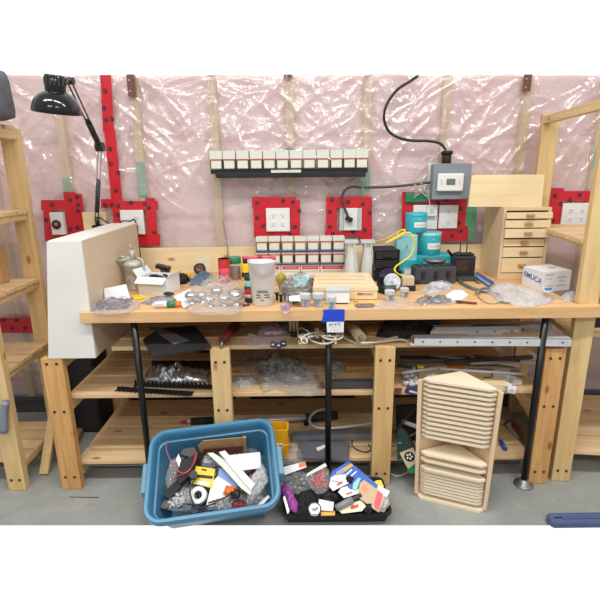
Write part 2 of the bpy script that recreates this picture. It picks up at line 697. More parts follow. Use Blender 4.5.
def scatter_mb(px, pl, h, seed, lift, k):
    # loose small hardware filling a bag
    r2 = random.Random(seed)
    o, nn = pl
    Fm = frame_of(pl)
    o2 = o + nn * lift
    pts = [(Fm.transposed() @ (hit(u, v, (o2, nn)) - o2)).to_2d() for u, v in px]
    c = sum(pts, Vector((0, 0))) / len(pts)
    size = sum((p - c).length for p in pts) / len(pts)
    M = Matrix.Translation(o2) @ Fm.to_4x4()
    mb = MB()
    for i in range(64):
        a = r2.uniform(0, 2 * PI)
        q = r2.random() ** .6 * k * .82
        p = c + Vector((math.cos(a), math.sin(a))) * outline_radius(pts, c, a) * q
        s = size * r2.uniform(.07, .18)
        zc = max(s * .5, (h * max(0, 1 - q * q)) * r2.uniform(.25, .85))
        rot = Matrix.Rotation(r2.uniform(0, 6), 3, 'Z') @ Matrix.Rotation(r2.uniform(-.5, .5), 3, 'X')
        mi = r2.choice((0, 0, 0, 1, 1, 2))
        w = M @ Vector((p.x, p.y, zc))
        if i % 3 == 0:
            d = (Fm @ rot) @ Vector((s * 1.3, 0, 0))
            mb.cyl(w - d, w + d, s * .28, mi, 8)
        elif i % 3 == 1:
            mb.box(w, (s * 1.8, s * .9, s * .6), mi, Fm @ rot, s * .1)
        else:
            mb.ellipsoid(w, (s, s * .8, s * .5), mi, 10, Fm @ rot)
    return mb


_FONT = None


def text_mesh(string, size):
    cu = bpy.data.curves.new('lettering', 'FONT')
    cu.body = string
    cu.size = size
    cu.align_x = 'CENTER'
    cu.align_y = 'CENTER'
    cu.extrude = .0004
    cu.offset = size * .012
    o = bpy.data.objects.new('lettering', cu)
    COL.objects.link(o)
    dg = bpy.context.evaluated_depsgraph_get()
    me = bpy.data.meshes.new_from_object(o.evaluated_get(dg))
    bpy.data.objects.remove(o)
    bpy.data.curves.remove(cu)
    return me


def text_part(string, size, M, mat, parent, name='lettering', squash=1.0):
    me = text_mesh(string, size)
    me.materials.clear()
    me.materials.append(MT[mat])
    o = bpy.data.objects.new(name, me)
    COL.objects.link(o)
    o.parent = parent
    o.matrix_local = M @ Matrix.Diagonal((squash, 1, 1, 1))
    return o


FRONT = Matrix.Rotation(PI / 2, 4, 'X')      # lettering that faces the viewer (-Y)


def squiggle(mb, c, w, h, mi=0, seed=0, th=.0006, axes=(Vector((1, 0, 0)), Vector((0, 0, 1)))):
    # an unreadable handwritten line
    r2 = random.Random(seed)
    pts = []
    k = 10
    for i in range(k):
        pts.append(Vector(c) + axes[0] * (w * (i / (k - 1) - .5)) + axes[1] * (h * (.5 if i % 2 else -.5) * r2.uniform(.4, 1)))
    mb.tube(pts, th, mi, 5)
    return mb


ORD = ['first', 'second', 'third', 'fourth', 'fifth', 'sixth', 'seventh', 'eighth', 'ninth', 'tenth', 'eleventh', 'twelfth', 'thirteenth', 'fourteenth']
FLOOR_GLOW, CEIL_GLOW, LAMP, EXPO = .42, .6, 36, -.13
# ================================================================= setting
XL, XR = -2.75, 2.75


def edge_line(p, q, x, k):
    t = (x - p.x) / (q.x - p.x)
    return p[k] + (q[k] - p[k]) * t


fa, fb = onz(0, 525, 0), onz(600, 525, 0)
wa, wb = ony(0, 75, 2.8), ony(600, 75, 2.8)


def wall_top(x):
    return edge_line(wa, wb, x, 2)


mb = MB()
poly = [(XL, edge_line(fa, fb, XL, 1)), (XR, edge_line(fa, fb, XR, 1)), (XR, 3.0), (XL, 3.0)]
mb.prism(poly, -.002, 0)
floor = struct('floor', mb, 'concrete')
mb = MB()
c0, c1 = onz(69, 497, 0), onz(99, 497.6, 0)
mb.prism([(c0.x, c0.y - .002), (c1.x, c1.y - .003), (c1.x, c1.y + .003), (c0.x, c0.y + .002)], -.004, .0008)
mb.build('crack', 'ink', floor)

STUD_X = [ony(u, v, 2.8).x for u, v in ((65, 165), (139, 150), (215, 150), (290, 130), (367, 130), (446, 120), (524, 130), (596, 165))]
STUD_X = [STUD_X[0] - .86, STUD_X[0] - .43] + STUD_X + [STUD_X[-1] + .43, STUD_X[-1] + .86]


def batt(x, z):
    for a, b in zip([XL - .3] + STUD_X, STUD_X + [XR + .3]):
        if a <= x <= b:
            q = (x - a) / (b - a)
            return math.sin(PI * max(0, min(1, q))) ** .4
    return 0


mb = MB()


def insul(i, j):
    x = XL + (XR - XL) * i
    z = .0 + (wall_top(x) - .0) * j
    n = noise.noise(Vector((x * 5, z * 5, 1))) * .5 + noise.noise(Vector((x * 14, z * 14, 3))) * .3
    seam = math.exp(-((z - 1.66 - .01 * math.sin(x * 5)) / .012) ** 2) + math.exp(-((z - 1.22 - .012 * math.sin(x * 4)) / .012) ** 2)
    return Vector((x, 2.862 - .048 * batt(x, z) - .012 * n + .03 * seam, z))


mb.grid(insul, 260, 90)
mb.box(((XL + XR) / 2, 2.93, .9), (XR - XL, .08, 1.8))
wall = struct('wall_back', mb, 'pink')
for i, x in enumerate(STUD_X):
    m = MB()
    top = wall_top(x)
    m.box((x, 2.835, top / 2), (.046, .074, top - .004), 0, None, .002)
    s = m.build('stud', 'pine_z', wall)
    if 2 <= i <= 9:
        pz = {2: (175, 196), 3: (160, 196), 5: (148, 156), 6: (170, 192), 7: (168, 200), 9: (150, 172)}.get(i)
        if pz:
            za, zb = ony(300, pz[0], 2.79).z, ony(300, pz[1], 2.79).z
            m = MB()
            m.box((x, 2.7965, (za + zb) / 2), (.052, .003, za - zb))
            m.build('tape_patch', 'greentape', s)
# brown primed straps at the top of some studs
for u, va, vb in ((131, 75, 97), (288, 75, 78.5), (527, 75, 92)):
    a = ony(u, va, 2.786)
    b = ony(u, vb, 2.786)
    m = MB()
    w = .042
    m.box((a.x, 2.772, (a.z + b.z) / 2), (w, .003, a.z - b.z))
    for dz in (.25, .75):
        m.cyl((a.x - .008, 2.7705, b.z + (a.z - b.z) * dz), (a.x - .008, 2.768, b.z + (a.z - b.z) * dz), .004, 1, 8)
    m.build('steel_strap', ['strap', 'ltgrey'], wall)
m = MB()
m.box(((XL + XR) / 2, 2.81, .045), (XR - XL, .12, .09), 0, None, .004)
struct('baseboard_back', m, 'dkgrey')


NU, NV = 640, 250
FX = [XL + (XR - XL) * i / NU for i in range(NU + 1)]
FZ0, FZ1 = .09, max(wall_top(XL), wall_top(XR))
disp = [[0.0] * (NU + 1) for _ in range(NV + 1)]
r3 = random.Random(11)


def crease(x0, z0, ang, ln, wd, am, bow):
    ca, sa = math.cos(ang), math.sin(ang)
    pad = wd * 3.2 + abs(bow)
    xs = sorted((x0, x0 + ca * ln))
    zs = sorted((z0, z0 + sa * ln))
    i0 = max(0, int((xs[0] - pad - XL) / (XR - XL) * NU))
    i1 = min(NU, int((xs[1] + pad - XL) / (XR - XL) * NU) + 1)
    j0 = max(0, int((zs[0] - pad - FZ0) / (FZ1 - FZ0) * NV))
    j1 = min(NV, int((zs[1] + pad - FZ0) / (FZ1 - FZ0) * NV) + 1)
    for j in range(j0, j1 + 1):
        z = FZ0 + (FZ1 - FZ0) * j / NV
        row = disp[j]
        for i in range(i0, i1 + 1):
            x = FX[i]
            u = ((x - x0) * ca + (z - z0) * sa) / ln
            if 0 < u < 1:
                w = -(x - x0) * sa + (z - z0) * ca - bow * math.sin(PI * u)
                k = abs(w) / wd
                if k < 3:
                    row[i] += am * math.sin(PI * u) ** .7 * math.exp(-k * 1.3)


for x in STUD_X:
    for sgn in (-1, 1):
        for k in range(13):
            a_ = R(r3.uniform(15, 78))
            crease(x + sgn * .02, r3.uniform(1.5, 2.05), -a_ if sgn > 0 else PI + a_, r3.uniform(.15, .55), r3.uniform(.008, .018), r3.uniform(.009, .018), r3.uniform(-.05, .05))
for k in range(230):
    z = 2.05 - 1.2 * r3.random() ** 1.5
    a_ = R(r3.choice((r3.gauss(35, 20), r3.gauss(-45, 20), r3.gauss(-72, 12), r3.gauss(3, 10))))
    crease(r3.uniform(XL, XR), z, a_, r3.uniform(.06, .45), r3.uniform(.006, .014), r3.uniform(.005, .014) * (1 if r3.random() < .8 else -.5), r3.uniform(-.03, .03))
for x in STUD_X:
    for k in range(5):
        a_ = R(r3.uniform(30, 65))
        sgn = r3.choice((-1, 1))
        crease(x + sgn * r3.uniform(.02, .1), r3.uniform(1.75, 2.0), -a_ if sgn > 0 else PI + a_, r3.uniform(.45, .8), r3.uniform(.007, .012), r3.uniform(.012, .018), sgn * r3.uniform(.03, .1))
for z in (1.68, 1.655, 1.50, 1.22, 1.02):
    for k in range(9):
        crease(r3.uniform(XL, XR - .8), z + r3.uniform(-.015, .015), R(r3.uniform(-1.5, 1.5)), r3.uniform(.4, 1.1), .005, .0035, r3.uniform(-.01, .01))
m = MB()


def sheet(i, j):
    a_, b_ = round(i * NU), round(j * NV)
    x = FX[a_]
    z = FZ0 + (FZ1 - FZ0) * j
    zt = wall_top(x)
    d_ = disp[b_][a_]
    d_ = .022 * math.tanh(d_ / .022)
    return Vector((x, 2.7945 - d_ - .0022 * noise.noise(Vector((x * 9, z * 9, 4))), min(z, zt)))


m.grid(sheet, NU, NV)
vb_ = m.build('plastic_film', 'vapour', wall)

# --------------------------------------------------------- red tape on film
TY = 2.767


def dot(mb, u, v, s, seed):
    p = ony(u, v, TY - .0022)
    r2 = random.Random(seed)
    n = 14
    vs = []
    for k in range(n):
        a = 2 * PI * k / n
        vs.append((p.x + s * math.cos(a), p.y, p.z + s * math.sin(a)))
    mb.add(vs, [list(range(n))], 1)
    for _ in range(2):
        dx = r2.uniform(-.45, .45) * s
        mb.box((p.x + dx, p.y - .0003, p.z + r2.uniform(-.35, .35) * s), (s * .2, .0006, s * r2.uniform(.4, .8)), 0)


def tape(name, label, strips, dots, group='red tape on the plastic sheet'):
    mb = MB()
    for k, q in enumerate(strips):
        y = TY - .0005 * k
        p = [ony(u, v, y) for u, v in q]
        mb.prism([(a.x, -a.z) for a in p], 0, .0012, 0, Matrix.Translation((0, y, 0)) @ Matrix.Rotation(-PI / 2, 4, 'X') @ Matrix.Scale(1, 4))
    mats = ['redtape', 'ink']
    for i, (u, v) in enumerate(dots):
        dot(mb, u, v, .0125, i)
    return solo(name, mb, mats, label, 'tape', None, group)


def rect(u0, v0, u1, v1, sl=0):
    return [(u0, v0), (u1, v0), (u1 + sl, v1), (u0 + sl, v1)]


tape('sheathing_tape', 'red tape patch around the tilted outlet with a round dark plug, beside the lamp',
     [rect(41, 200, 66, 210), rect(63, 192, 75, 234, 5), rect(73, 194, 82, 231, 2), rect(43, 208, 52, 241, 2), rect(50, 232, 72, 241)],
     [(52, 205), (70, 200), (77, 197), (78, 205), (77, 228), (46, 220), (78, 211), (70, 229)])
tape('sheathing_tape', 'long red tape strip down the stud, joining the tape around the lamp outlet',
     [rect(100, 75, 111, 132, 3), rect(104, 130, 115, 226, 10), rect(101, 199, 123, 208), rect(118, 201, 158, 210), rect(145, 198, 155, 242, 3), rect(128, 234, 160, 246)],
     [(105, 91), (104, 108), (106, 120), (112, 119), (110, 149), (111, 164), (116, 191), (118, 173), (105, 205), (112, 205), (118, 206), (131, 203), (145, 204), (154, 233), (138, 240), (149, 208), (118, 215)])
tape('sheathing_tape', 'red tape frame around the four socket outlet above the box rows',
     [rect(252, 197, 296, 208), rect(253, 199, 266, 237, 1), rect(290, 200, 300, 236), rect(255, 231, 299, 238)],
     [(257, 203), (283, 201), (293, 202), (257, 218), (295, 227), (263, 226), (290, 235), (299, 211)])
tape('sheathing_tape', 'red tape frame around the outlet with a black plug',
     [rect(326, 197, 372, 208), rect(326, 198, 337, 235), rect(360, 197, 372, 241), rect(325, 231, 368, 236)],
     [(332, 200), (348, 202), (363, 204), (330, 212), (330, 227), (365, 230), (370, 213), (333, 234), (353, 232)])
tape('sheathing_tape', 'wide red tape patch behind the teal cans and grey control box',
     [rect(402, 192, 469, 206), rect(402, 194, 414, 240), rect(434, 196, 441, 240), rect(456, 196, 470, 240), rect(404, 226, 468, 241), rect(412, 196, 432, 214)],
     [(461, 209), (459, 223), (461, 231), (452, 236), (436, 214), (407, 215), (446, 200), (408, 200), (438, 203)])
tape('sheathing_tape', 'red tape frame around the outlet behind the tall shelf on the drawer cabinet side',
     [rect(551, 188, 564, 194), rect(550, 191, 597, 201), rect(549, 195, 563, 226, -1), rect(586, 195, 597, 226)],
     [(555, 196), (580, 195), (594, 196), (561, 204), (553, 221), (591, 208), (587, 224), (570, 200)])
tape('sheathing_tape', 'low red tape strip seen through the tall shelf beside the white box',
     [rect(-4, 318, 48, 330), rect(0, 322, 46, 333)],
     [(3, 320), (16, 320), (12, 328), (25, 328), (37, 324)])
# green tape strip
mb = MB()
a, b = ony(467, 199, TY), ony(474, 241, TY)
mb.box(((a.x + b.x) / 2, TY - .001, (a.z + b.z) / 2), (b.x - a.x, .0014, a.z - b.z))
solo('green_tape_strip', mb, 'greentape', 'upright green tape strip beside the red tape and plywood drawer cabinet', 'tape')

# ------------------------------------------------------------------ outlets


def outlet(u0, v0, u1, v1, label, sockets, depth=.012, yaw=0):
    a, b = ony(u0, v0, TY), ony(u1, v1, TY)
    w, h = b.x - a.x, a.z - b.z
    t = thing('wall_outlet', label, 'outlet', ((a.x + b.x) / 2, TY - .004, b.z), R(yaw), 'outlets along the wall')
    m = MB()
    m.box((0, -depth / 2, h / 2), (w, depth, h), 0, None, .003)
    m.build('cover_plate', 'white', t)
    for fx, fz in sockets:
        m = MB()
        x, z = (fx - .5) * w, fz * h
        m.box((x, -depth - .0015, z), (.027, .003, .026), 0, None, .002)
        for dx in (-.006, .006):
            m.box((x + dx, -depth - .0032, z + .003), (.0022, .001, .009), 1)
        m.cyl((x, -depth - .003, z - .007), (x, -depth - .0036, z - .007), .0028, 1, 8)
        m.build('receptacle', ['paper', 'ink'], t)
    return t


quad = [(.3, .32), (.7, .32), (.3, .68), (.7, .68)]
t = outlet(52, 212, 68, 234, 'outlet on the film with a round dark ring, beside the tall shelf', [], .03, 0)
m = MB()
m.lathe([(.0, 0), (.012, 0), (.026, .001), (.026, .006), (.012, .007), (0, .007)], 20, 0, Matrix.Translation((-.004, -.03, .06)) @ Matrix.Rotation(PI / 2, 4, 'X'))
m.lathe([(.0, 0), (.011, 0), (.011, .003), (0, .003)], 16, 1, Matrix.Translation((-.004, -.037, .06)) @ Matrix.Rotation(PI / 2, 4, 'X'))
m.build('round_socket', ['ink', 'pinkcard'], t)
outlet(120.5, 210, 146, 234, 'outlet behind the plywood box with the lamp cord plugged in', [(.3, .3), (.7, .3), (.7, .68)])
outlet(266, 208, 290, 231, 'white four socket outlet above the rows of cream boxes', quad)
t = outlet(344, 208, 357, 230, 'outlet with a black plug pushed into it', [(.5, .28)])
for dx, k in ((-.05, 0), (.05, 1)):
    m = MB()
    m.box((dx, .0005, .062), (.028, .003, .128), 0, None, .001)
    m.box((dx * .77, -.001, .062), (.004, .004, .126), 1)
    m.build('mounting_ear', ['ltgrey', 'green'], t)
outlet(413, 205, 436, 229, 'outlet half hidden behind the topmost teal can', [(.3, .7), (.3, .3)])
outlet(439, 205, 456, 228, 'white wall plate beside the green tape and below the grey box', [(.5, .26), (.5, .74)])
outlet(562, 203, 587, 226, 'four socket outlet framed between the drawer cabinet and tall shelf post', quad)

# ------------------------------------------- junction box, thermostat, cables
a, b = ony(430, 164, 2.76), ony(464, 198, 2.76)
m = MB()
a2, b2 = ony(428, 163, 2.77), ony(446, 199, 2.77)
m.box(((a2.x + b2.x) / 2, 2.765, (a2.z + b2.z) / 2), (b2.x - a2.x, .012, a2.z - b2.z), 1)
m.box(((a.x + b.x) / 2, 2.72, (a.z + b.z) / 2), (b.x - a.x - .01, .075, a.z - b.z), 0, None, .006)
cz = (a.z + b.z) / 2
t = thing('junction_box', 'grey plastic electrical box on the wall under a thick black cable', 'electrical box', ((a.x + b.x) / 2, 2.76, b.z))
m.v = [p - t.location for p in m.v]
m.build('enclosure', ['boxgrey', 'cream'], t)
m = MB()
m.box((0, -.081, (a.z - b.z) / 2), (b.x - a.x, .006, a.z - b.z + .002), 0, None, .003)
m.build('cover', 'boxgrey', t)
a, b = ony(438.5, 173.5, 2.66), ony(463, 191, 2.66)
t = thing('thermostat', 'white thermostat with a small grey screen on the grey box', 'thermostat', ((a.x + b.x) / 2 - .003, 2.675, b.z))
w, h = b.x - a.x, a.z - b.z
m = MB()
m.box((0, -.012, h / 2), (w, .025, h), 0, None, .008)
m.build('case', 'white', t)
m = MB()
m.box((.0, -.0255, h * .53), (w * .34, .003, h * .34), 0, None, .001)
m.build('screen', 'screen', t)
for dx in (-.36, .34):
    m = MB()
    m.box((w * dx, -.0255, h * .52), (.006, .003, h * .34), 0, None, .001)
    m.build('button', 'ltgrey', t)


def cable(name, pts, r, mat, label, cat='cable', k=7, group=None):
    m = MB()
    m.tube(pts, r, 0, 8, k)
    return solo(name, m, mat, label, cat, None, group)


pth = [ony(u, v, 2.73) for u, v in ((418, 76), (409, 82), (397, 90), (387, 104), (384, 118), (388, 130), (397, 137), (411, 140.5), (428, 141), (440, 143.5), (446, 150))]
t = thing('power_cable', 'thick black cable looping down the wall into the grey box', 'cable', pth[-1])
m = MB()
m.tube([p - t.location for p in pth], .0075, 0, 8, 8)
m.build('cord', 'black', t)
a, b = ony(442, 152, 2.72), ony(452, 166, 2.72)
m = MB()
cx = (a.x + b.x) / 2
m.cyl(Vector((cx, 2.73, a.z + .004)) - t.location, Vector((cx, 2.73, b.z - .004)) - t.location, .025, 0, 20)
m.cyl(Vector((cx, 2.73, a.z + .006)) - t.location, Vector((cx, 2.73, a.z - .012)) - t.location, .032, 0, 20)
m.build('connector', 'matteblack', t)
pts = [ony(u, v, 2.735) for u, v in ((349, 219), (346, 212), (343, 204), (342, 197), (345, 190), (352, 187), (363, 187.5), (385, 187), (405, 185.5), (430, 182.5))]
t = thing('plug_cable', 'grey cable arching from the black plug to the grey box', 'cable', pts[0])
m = MB()
m.tube([p - t.location for p in pts], .0072, 0, 8, 8)
m.build('cord', 'dkgrey', t)
m = MB()
m.box((.0, .0, .0), (.042, .03, .026), 0, Matrix.Rotation(R(25), 3, 'Y'), .006)
m.build('plug', 'matteblack', t)
m = MB()
p = ony(362.5, 186, 2.74)
m.box(p, (.016, .022, .05), 0, None, .004)
solo('cable_clip', m, 'greentape', 'small green clip holding the grey cable to a stud', 'clip')
# green connector block with white wires
t = thing('terminal_block', 'green plastic strip with white loose wires beside the grey box', 'terminal strip', ony(416, 202, 2.755))
m = MB()
a, b = ony(405, 193, 2.75), ony(426, 202, 2.75)
m.box((0, 0, (a.z - b.z) / 2), (b.x - a.x, .02, a.z - b.z), 0, None, .004)
m.build('block', 'green', t)
for k in range(6):
    m = MB()
    o = t.location
    q = [ony(418 + rnd.uniform(-5, 5), 199 + rnd.uniform(-3, 1), 2.735), ony(418 + rnd.uniform(-5, 6), 190 + rnd.uniform(-4, 4), 2.715), ony(421 + rnd.uniform(-8, 8), 186 + rnd.uniform(-4, 6), 2.72), ony(428, 196 + rnd.uniform(-3, 3), 2.73)]
    m.tube([p - o for p in q], .0016, 0, 5, 5)
    m.build('wire', 'ropewhite', t)
m = MB()
a, b = ony(427, 206, 2.74), ony(436, 216, 2.74)
m.box(((a.x + b.x) / 2, 2.742, (a.z + b.z) / 2), (b.x - a.x, .03, a.z - b.z), 0, None, .004)
m.box(((a.x + b.x) / 2, 2.7265, (a.z + b.z) / 2), ((b.x - a.x) * .55, .002, (a.z - b.z) * .5), 1)
m.tube([ony(430, 206, 2.74), ony(429, 200, 2.735), ony(426, 194, 2.735)], .0024, 0, 6, 4)
solo('plug_adapter', m, ['white', 'ltgrey'], 'small white plug-in adapter on the outlet behind the teal cans', 'adapter')

# ------------------------------------------------------- rail of parts boxes
RY = 2.69
a, b = ony(211, 169.5, RY), ony(367.5, 168, RY)
t = thing('wall_rail', 'long black rail on the wall carrying a row of cream boxes', 'rail', (a.x, 2.76, a.z))
dz = b.z - a.z
yaw = math.atan2(dz, b.x - a.x)
L = b.x - a.x
m = MB()
for (x0, x1, zz, hh) in ((0, L, -.012, .024), (.025, L - .01, -.034, .026)):
    m.box(((x0 + x1) / 2, -.04, zz + dz / 2), (x1 - x0, .09, hh), 0, Matrix.Rotation(-yaw, 3, 'Y'), .003)
m.build('rail', 'black', t)
m = MB()
p, q = ony(271, 169.8, 2.673), ony(301, 172.4, 2.673)
m.box(((p.x + q.x) / 2 - a.x, p.y + .0 - 2.76 - .0, (p.z + q.z) / 2 - a.z), (q.x - p.x, .004, p.z - q.z), 0, Matrix.Rotation(-yaw, 3, 'Y'))
o = m.build('label_strip', 'creamlabel', t)
o['label'] = 'pale yellow label strip'
seps = [210, 222.5, 236, 249.5, 263, 275.8, 289.4, 302.8, 316, 330, 343, 356, 368]


def parts_box(loc, w, h, lid, label, group, depth=.07, edge='redink', front='creamlabel'):
    t = thing('parts_box', label, 'box', loc, None, group)
    m = MB()
    hb = h - lid
    m.box((0, depth / 2, hb / 2), (w - .003, depth, hb - .002), 0, None, .003)
    m.build('body', 'cream', t)
    m = MB()
    m.box((0, depth / 2 - .002, hb + lid / 2), (w - .0006, depth + .004, lid - .002), 0, None, .002)
    m.build('lid', 'cream', t)
    m = MB()
    m.box((0, -.001, hb * .5), (w * .86, .004, hb * .84), 0, None, .003)
    m.build('front_window', front, t)
    m = MB()
    m.box((0, -.004, hb - .002), (w - .002, .004, .0035))
    m.build('edge_strip', edge, t)
    for sx in (-1, 1):
        m = MB()
        m.box((sx * (w / 2 - .003), -.0025, hb * .48), (.0042, .006, hb * .95))
        m.build('dark_divider', 'ink' if edge != 'x' else 'navy', t)  # dark upright bar along each side of the box front
    return t


first = None
for i in range(12):
    p, q = ony(seps[i], 168, 2.655), ony(seps[i + 1], 168, 2.655)
    xc = (p.x + q.x) / 2
    z0 = a.z + dz * (xc - a.x) / L + .001
    lab = 'cream parts box on the black wall rail, %s counting from the lamp end' % ORD[i]
    if first is None:
        first = parts_box((xc, 2.662, z0), (q.x - p.x), .097, .047, lab, 'parts boxes on the black wall rail')
    else:
        copy_thing(first, Matrix.Translation((xc, 2.662, z0)), lab)
# ================================================================= workbench
BZ = .908
BF = 1.945
bx0 = onz(83, 322, .86).x
t = thing('workbench', 'long wooden workbench on black pipe legs, covered with tools and boxes', 'workbench', (0, 1.96, 0))
m = MB()
m.prism([(bx0, BF), (1.42, BF), (1.42, 1.992), (1.225, 1.992), (1.225, 2.755), (-.893, 2.755), (-.893, 1.970), (bx0, 1.970)], BZ - .047, BZ)
m.v = [p - t.location for p in m.v]
m.build('tabletop', 'bench', t)
for u, v in ((134.5, 326), (328.6, 335), (545, 319)):
    x = ony(u, v, 1.975).x
    m = MB()
    m.cyl((x, .012, .02), (x, .012, BZ - .047), .0150, 0, 20)
    g = m.build('leg', 'blackmetal', t)
    m = MB()
    m.lathe([(.045, 0), (.045, .007), (.026, .011), (.021, .032), (.0, .032)], 24, 0, None, True, (x, .012, .0))
    o = m.build('floor_flange', 'steel', g)
BP = zplane(BZ + .0006)

# backsplash boards
m = MB()
p = ony(131, 249, 2.75)
zt = ony(300, 246.5, 2.75).z
m.box(((p.x - .35 + 1.22) / 2, 2.764, (zt + BZ) / 2), (1.22 - p.x + .35, .018, zt - BZ - .001), 0, None, .002)
solo('backsplash_board', m, 'board', 'long pale pine board standing along the wall behind the bench', 'board')
m = MB()
a, b = ony(83, 212, 2.74), ony(110, 250, 2.74)
m.box(((a.x + b.x) / 2, 2.734, (a.z + zt) / 2), (b.x - a.x, .02, a.z - zt - .002), 0, None, .002)
m.box(((a.x + b.x) / 2, 2.734, zt / 2), (b.x - a.x, .0395, zt - .002), 0, None, .002)
solo('lamp_board', m, 'board', 'short pine board behind the plywood box that carries the desk lamp', 'board')

# blue tape with tag on the bench front
m = MB()
a, b = onz(321, 310, BZ), onz(344.5, 321, BZ - .047)
y = BF - .0016
q = [ony(*k, y) for k in ((323, 309.6), (344.6, 309.2), (344.4, 321.6), (321.5, 321.8), (323.6, 314))]
t = thing('tape_tag', 'bright blue tape on the bench edge holding a white paper tag with a number', 'tag', ony(333, 321, y))
m = MB()
FM = Matrix.Rotation(PI / 2, 4, 'X')


def front_prism(pxs, y, th, o, mi=0, mb=None):
    mb = mb or MB()
    q = [ony(u, v, y) for u, v in pxs]
    mb.prism([(k.x, k.z) for k in q], 0, th, mi, Matrix.Translation((0, y, 0)) @ FM)
    if o is not None:
        mb.v = [k - o for k in mb.v]
    return mb


front_prism([(323, 309.6), (344.6, 309.2), (344.4, 321.6), (321.5, 321.8), (323.6, 314)], y, .0012, t.location).build('tape', 'bluetape', t)
front_prism([(326.5, 320), (344, 320), (343.6, 332.3), (327, 332.4)], y, .0006, t.location).build('paper_tag', 'paper', t)
p = ony(335, 324.5, y - .0015) - t.location
text_part('#1475', .02, Matrix.Translation(p) @ FRONT, 'greyink', t)
m = MB()
for vv in (327.5, 329.5, 331):
    m.box(ony(335, vv, y - .001) - t.location, (.052, .0005, .0014))
m.build('printed_line', 'ltgrey', t)

# =========================================================== storage racks
RF, RB = 1.975, 2.70
Z1, Z2, Z3 = .722, .484, .128


def post(parent, x0, x1, y, z1, mat, dep=.038, bolts=(), lean=0):
    m = MB()
    m.box(((x0 + x1) / 2, y + dep / 2, z1 / 2 + .0005), (x1 - x0, dep, z1 - .001), 0, None, .003)
    m.v = [p - parent.location for p in m.v]
    o = m.build('post', mat, parent)
    if bolts:
        for z in bolts:
            for fx in (.27, .73):
                b = MB()
                b.cyl((x0 + (x1 - x0) * fx, y + .002, z), (x0 + (x1 - x0) * fx, y - .0025, z), .0065, 0, 10)
                b.v = [p - parent.location for p in b.v]
                b.build('bolt', 'dkhole', o)
    return o


def deck(parent, x0, x1, y0, y1, z, n, mat, th=.02, name='shelf'):
    m = MB()
    w = (y1 - y0) / n
    for k in range(n):
        jit = rnd.uniform(-.001, .001)
        m.box(((x0 + x1) / 2, y0 + w * (k + .5), z - th / 2 + jit * .6), (x1 - x0, w - .014, th), 0, None, .002)
    m.v = [p - parent.location for p in m.v]
    return m.build(name, mat, parent)


def px_post(u0, u1, v, y):
    return ony(u0, v, y).x, ony(u1, v, y).x


t = thing('storage_rack', 'low pine rack with three slatted shelves under the workbench', 'rack', (0, 2.3, 0))
POSTS = [px_post(59.5, 79.5, 474, RF), px_post(210, 229.2, 354, RF), px_post(375.5, 395.5, 354, RF), px_post(546, 566.5, 352, RF)]
for i, (x0, x1) in enumerate(POSTS):
    mat = ['fir_z', 'pine_pale_z', 'pine_z', 'fir_z'][i]
    top = .686 if i == 0 else (.705 if i == 3 else Z1)
    post(t, x0, x1, RF, top, mat, .038, (.66, .42, .07))
    post(t, x0, x1, RB - .038, .70, 'pine_z', .038)
    for z in (Z1 - .021 if i else .684, Z2 - .021, Z3 - .021):
        m = MB()
        h = .06
        m.box(((x0 + x1) / 2 - (.02 if i else -.02), (RF + RB) / 2, z - h / 2), (.036, RB - RF - .08, h), 0, None, .002)
        m.v = [p - t.location for p in m.v]
        m.build('rail', 'pine_y', t)
xl = POSTS[0][1] - .01
xr = POSTS[3][0] + .02
xt = onz(108, 350, Z1).x
deck(t, xt, xr, RF + .039, RB - .04, Z1, 6, 'pine_x')
deck(t, xl, xr, RF + .039, RB - .04, Z2, 6, 'pine_x')
deck(t, xl, xr, RF + .039, RB - .04, Z3, 6, 'pine_x')

# tall shelving units
UL, UR = onz(32, 484, 0).x, onz(550.6, 480, 0).x
LV = (.147, .62, .97, 1.32, 1.69)


def tall_unit(label, x0, x1, inner, lv, yf, yb, mat, rail_h=.04, turn=0):
    t = thing('shelving_unit', label, 'shelf', ((x0 + x1) / 2, (yf + yb) / 2, 0))
    pw = .085
    for xa in (x0, x1 - pw):
        for y in (yf, yb - .038):
            post(t, xa, xa + pw, y, lv[-1] + .01 if y > yf else 2.02, mat, .038, (.06,) if y == yf else ())
    for z in lv[:-1]:
        deck(t, x0 + .004, x1 - .004, yf + .039, yb - .039, z, 4, 'pine_x')
        for xa in (x0 + .03, x1 - .03):
            m = MB()
            m.box((xa, (yf + yb) / 2, z - .0205 - rail_h / 2), (.03, yb - yf - .08, rail_h), 0, None, .002)
            m.v = [p - t.location for p in m.v]
            m.build('rail', 'pine_pale_y', t)
    for xa in (x0 + .02, x1 - .02):
        m = MB()
        m.box((xa, (yf + yb) / 2, lv[-1] - .02), (.036, yb - yf - .08, .04), 0, None, .002)
        m.v = [p - t.location for p in m.v]
        m.build('top_rail', 'pine_pale_y', t)
    if turn == 0:
        deck(t, x0 + .004, x1 - .004, yf + .039, yb - .039, lv[-1] + .0205, 4, 'pine_x')
    if turn:
        pv = Vector((inner, yf, 0))
        t.matrix_world = Matrix.Translation(pv) @ Matrix.Rotation(R(turn), 4, 'Z') @ Matrix.Translation(-pv) @ t.matrix_world
    return t


tall_unit('tall pine shelving unit beside the plywood box, near the desk lamp', UL - .95, UL, UL, LV, 1.97, 2.42, 'pine_pale_z', .03)
tall_unit('tall pine shelving unit standing past the drawer cabinet, holding little', UR, UR + .95, UR, (.147, .76, 1.185, 1.76), 2.0, 2.725, 'pine_pale_z', .012, -7)

